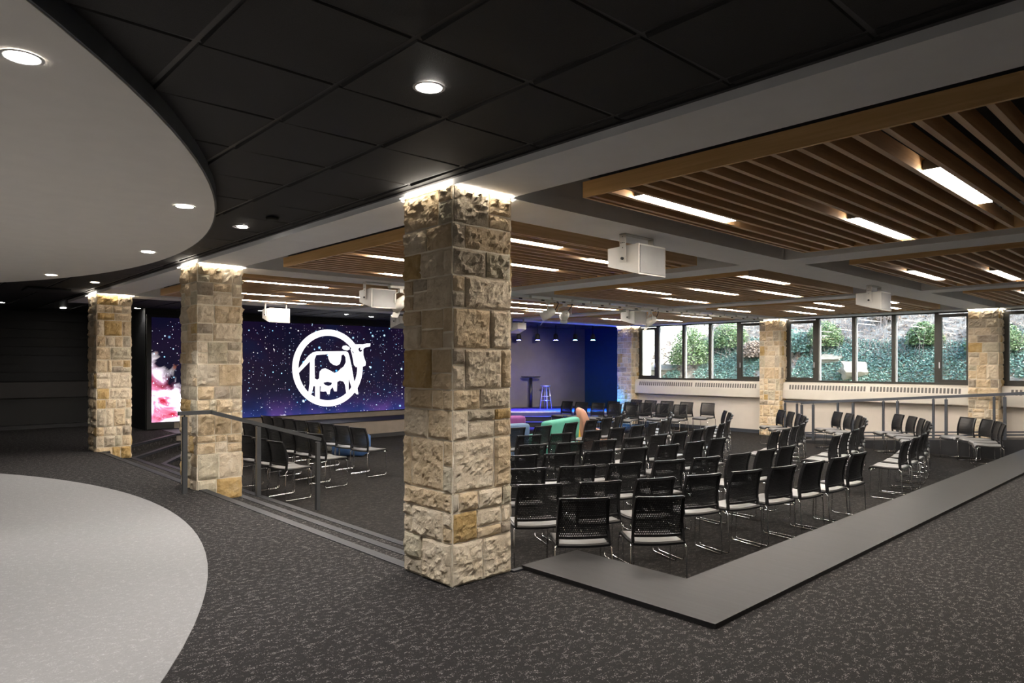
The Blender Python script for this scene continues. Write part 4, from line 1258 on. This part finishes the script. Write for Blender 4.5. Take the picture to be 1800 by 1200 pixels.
mb.build('feet', M['black_matte'], t)
def pouf(c, s, ang, h, mat, label):
    t = thing('ottoman', (c[0], c[1], FZ), label, 'ottoman')
    bm = bmesh.new(); bmesh.ops.create_cube(bm, size=1)
    T = Matrix.Translation((c[0], c[1], FZ)) @ Matrix.Rotation(ang, 4, 'Z')
    for v in bm.verts: v.co = Vector((v.co.x * s[0], v.co.y * s[1], 0.03 + (v.co.z + .5) * (h - 0.03)))
    bmesh.ops.bevel(bm, geom=bm.edges[:], offset=0.03, segments=3, affect='EDGES')
    mb = MB(); mb.add_bm(bm, True, T); bm.free(); mb.build('cushion', mat, t)
    MB().box(c[0] - 0.15, c[1] - 0.15, FZ, c[0] + 0.15, c[1] + 0.15, FZ + 0.035).build('plinth', M['black_matte'], t)
pouf((7.5, 12.95), (0.68, 0.62), R(-45), 0.42, M['blue'], 'blue square ottoman behind the front row beside the screen platform')
pouf((7.35, 14.0), (0.5, 0.5), R(-30), 0.42, M['beige'], 'beige square ottoman left of the blue ottoman')
pouf((7.05, 13.75), (0.42, 0.42), R(-45), 0.58, M['yellow'], 'yellow upright block seat seen between the chair backs by the screen')

# ------------------------------------------------------------------ hillside outside
HX0 = 19.3
def hz(x, y):
    b = 0.55 + max(0.0, x - HX0) * 0.62 + 0.10 * noise.noise(Vector((x * 0.7, y * 0.7, 3))) + 0.22 * noise.noise(Vector((x * .25, y * .25, 9)))
    return b
g = MB(); nx, ny = 40, 120
pts = []
for j in range(ny + 1):
    for i in range(nx + 1):
        x = HX0 - 0.9 + i * 0.4; y = -16 + j * (29.6 / ny)
        pts.append((x, y, hz(x, y) if x > HX0 else 0.5))
g.quadgrid(pts, nx, ny, True)
hill = struct('ground', g, M['soil'])
def leaves(name, n, area, size, mat, parent=None, lift=0.06, seed=5, ball=None, kind='stuff', patchy=None):
    rs = np.random.RandomState(seed)
    V = []; Fc = []
    k = 0
    tries = 0
    while k < n and tries < n * 6:
        tries += 1
        if ball is None:
            x = area[0] + rs.rand() * (area[1] - area[0]); y = area[2] + rs.rand() * (area[3] - area[2])
            if patchy is not None and noise.noise(Vector((x * patchy[0], y * patchy[0], patchy[1]))) < patchy[2]: continue
            z = hz(x, y) + rs.rand() * lift
            c = (x, y, z)
        else:
            d = rs.normal(size=3); d /= np.linalg.norm(d); rr = (0.55 + 0.45 * rs.rand())
            c = (ball[0] + d[0] * ball[3] * rr, ball[1] + d[1] * ball[4] * rr, ball[2] + abs(d[2]) * ball[5] * rr)
        s = size * (0.6 + 0.8 * rs.rand())
        u = rs.normal(size=3); u[2] *= 0.4; u /= np.linalg.norm(u)
        w = np.cross(u, rs.normal(size=3) * 0.5 + np.array([-0.5, -0.4, 0.8])); w /= (np.linalg.norm(w) + 1e-9)
        o = len(V)
        c = np.array(c)
        V += [tuple(c - u * s), tuple(c + w * s * .55 + u * s * .1), tuple(c + u * s), tuple(c - w * s * .55 + u * s * .1)]
        Fc.append((o, o + 1, o + 2, o + 3)); k += 1
    mb = MB(); mb.v = V; mb.f = Fc; mb.s = [False] * len(Fc)
    o = mb.build(name, mat, parent)
    o['kind'] = kind
    return o
iv = leaves('ivy', 52000, (19.4, 22.2, 1.5, 13.6), 0.031, M['leaf_a'], seed=4, lift=0.12, patchy=(0.6, 2.0, -0.12))
tag(iv, 'blue green ivy covering the slope outside the windows', 'ivy')
lt = leaves('leaf_litter', 9000, (19.4, 26, 1.0, 15), 0.06, M['leaf_c'], seed=8, lift=0.03)
tag(lt, 'dry brown leaves scattered on the slope outside', 'leaves')
# bare brush higher up
tw = MB(); rs = random.Random(77)
for k in range(4200):
    x = rs.uniform(20.9, 26.5); y = rs.uniform(1.5, 16)
    z = hz(x, y); h = rs.uniform(0.3, 1.0)
    a = rs.uniform(0, 6.28); l = rs.uniform(0.05, 0.6)
    tw.tube([(x, min(y, 15.8), z), (x + l * math.cos(a) * .5, y + l * math.sin(a) * .5, z + h * .55), (x + l * math.cos(a) * 1.2, y + l * math.sin(a) * 1.2, z + h)], [0.006, 0.004, 0.002], 3, caps=False)
o = tw.build('bare_brush', M['bark']); tag(o, 'bare grey brown brush along the upper slope outside', 'brush', kind='stuff')
def shrub(x, y, rx, h, mat, label, n=3600, seed=1, ls=0.038):
    z = hz(x, y)
    t = thing('shrub', (x, y, z), label, 'shrub')
    leaves('foliage', n, None, ls, mat, t, ball=(x, y, z + 0.05, rx, rx, h), seed=seed)
    b = MB(); r_ = random.Random(seed)
    for k in range(14):
        a = r_.uniform(0, 6.28); l = r_.uniform(0.3, 0.9) * rx
        b.tube([(x, y, z - 0.05), (x + l * .4 * math.cos(a), y + l * .4 * math.sin(a), z + h * .5), (x + l * math.cos(a), y + l * math.sin(a), z + h * r_.uniform(.6, 1))], [0.018, 0.012, 0.005], 4)
    tag(b.build('stems', M['bark'], t), kind='stuff')
shrub(20.6, 13.0, 0.75, 1.3, M['leaf_b'], 'bright green leafy shrub beside the sunlit wall outside the far window bay', seed=2, n=5000)
shrub(21.6, 12.1, 0.7, 0.9, M['leaf_b'], 'pale green leafy shrub behind the second pane of the far window bay', seed=3)
shrub(21.4, 9.7, 0.65, 0.75, M['leaf_a'], 'dark green shrub outside the right part of the far window bay', seed=4)
shrub(21.6, 8.9, 0.6, 0.8, M['leaf_b'], 'green shrub outside, seen past the middle pillar', seed=5)
shrub(21.5, 6.1, 0.5, 0.65, M['leaf_b'], 'bright green shrub in the middle of the slope outside the right bay', seed=6)
shrub(21.2, 4.4, 0.7, 0.8, M['leaf_b'], 'broad green shrub on the slope beside the right pillar', seed=7)
shrub(22.8, 7.6, 0.45, 0.5, M['leaf_c'], 'brown leaved bush on the slope above the flat rocks', seed=9)
shrub(21.2, 11.0, 0.5, 0.55, M['leaf_c'], 'reddish brown bush outside the middle pane of the far bay', seed=10)
def rock(x, y, z, sx, sy, sz, rz, ry, label, seed):
    bm = bmesh.new(); bmesh.ops.create_cube(bm, size=1)
    bmesh.ops.subdivide_edges(bm, edges=bm.edges[:], cuts=3, use_grid_fill=True)
    T = Matrix.Translation((x, y, z)) @ Matrix.Rotation(rz, 4, 'Z') @ Matrix.Rotation(ry, 4, 'Y')
    for v in bm.verts:
        q = noise.noise_vector(v.co * 2.2 + Vector((seed, seed, 0))) * 0.16
        v.co = Vector(((v.co.x + q.x) * sx, (v.co.y + q.y) * sy, (v.co.z + q.z * .6) * sz))
    mb = MB(); mb.add_bm(bm, False, T); bm.free()
    o = mb.build('rock', M['rock']); tag(o, label, 'rock', 'flat rocks on the slope')
p = at(1460, 633, X=20.9); rock(p.x, p.y, p.z, 0.45, 0.60, 0.22, 0.1, -0.35, 'broad flat rock on the slope in the second pane of the right bay', 2)
p = at(1502, 652, X=20.2); rock(p.x, p.y, p.z, 0.5, 0.62, 0.30, 0.7, -0.6, 'tilted pointed rock low on the slope, crossing two panes', 6)
p = at(1497, 600, X=22.0); rock(p.x, p.y, p.z, 0.5, 0.6, 0.16, 0.3, -0.4, 'smaller flat rock higher on the slope above the tilted rock', 9)
p = at(1165, 652, X=20.4); rock(p.x, p.y, p.z, 0.6, 1.2, 0.3, 0.1, -0.3, 'pale sunlit boulder outside the far window beside the wall', 12)
fb = MB(); q = at(1178, 632, X=20.6)
fb.tube([(q.x, q.y - 0.35, q.z + 0.3), (q.x, q.y + 0.4, q.z - 0.25)], 0.02, 5).tube([(q.x - .05, q.y + 0.35, q.z + 0.25), (q.x, q.y - 0.4, q.z - 0.2)], 0.018, 5)
o = fb.build('fallen_branch', M['bark']); tag(o, 'pale crossed fallen branches outside the second far pane', 'branch')
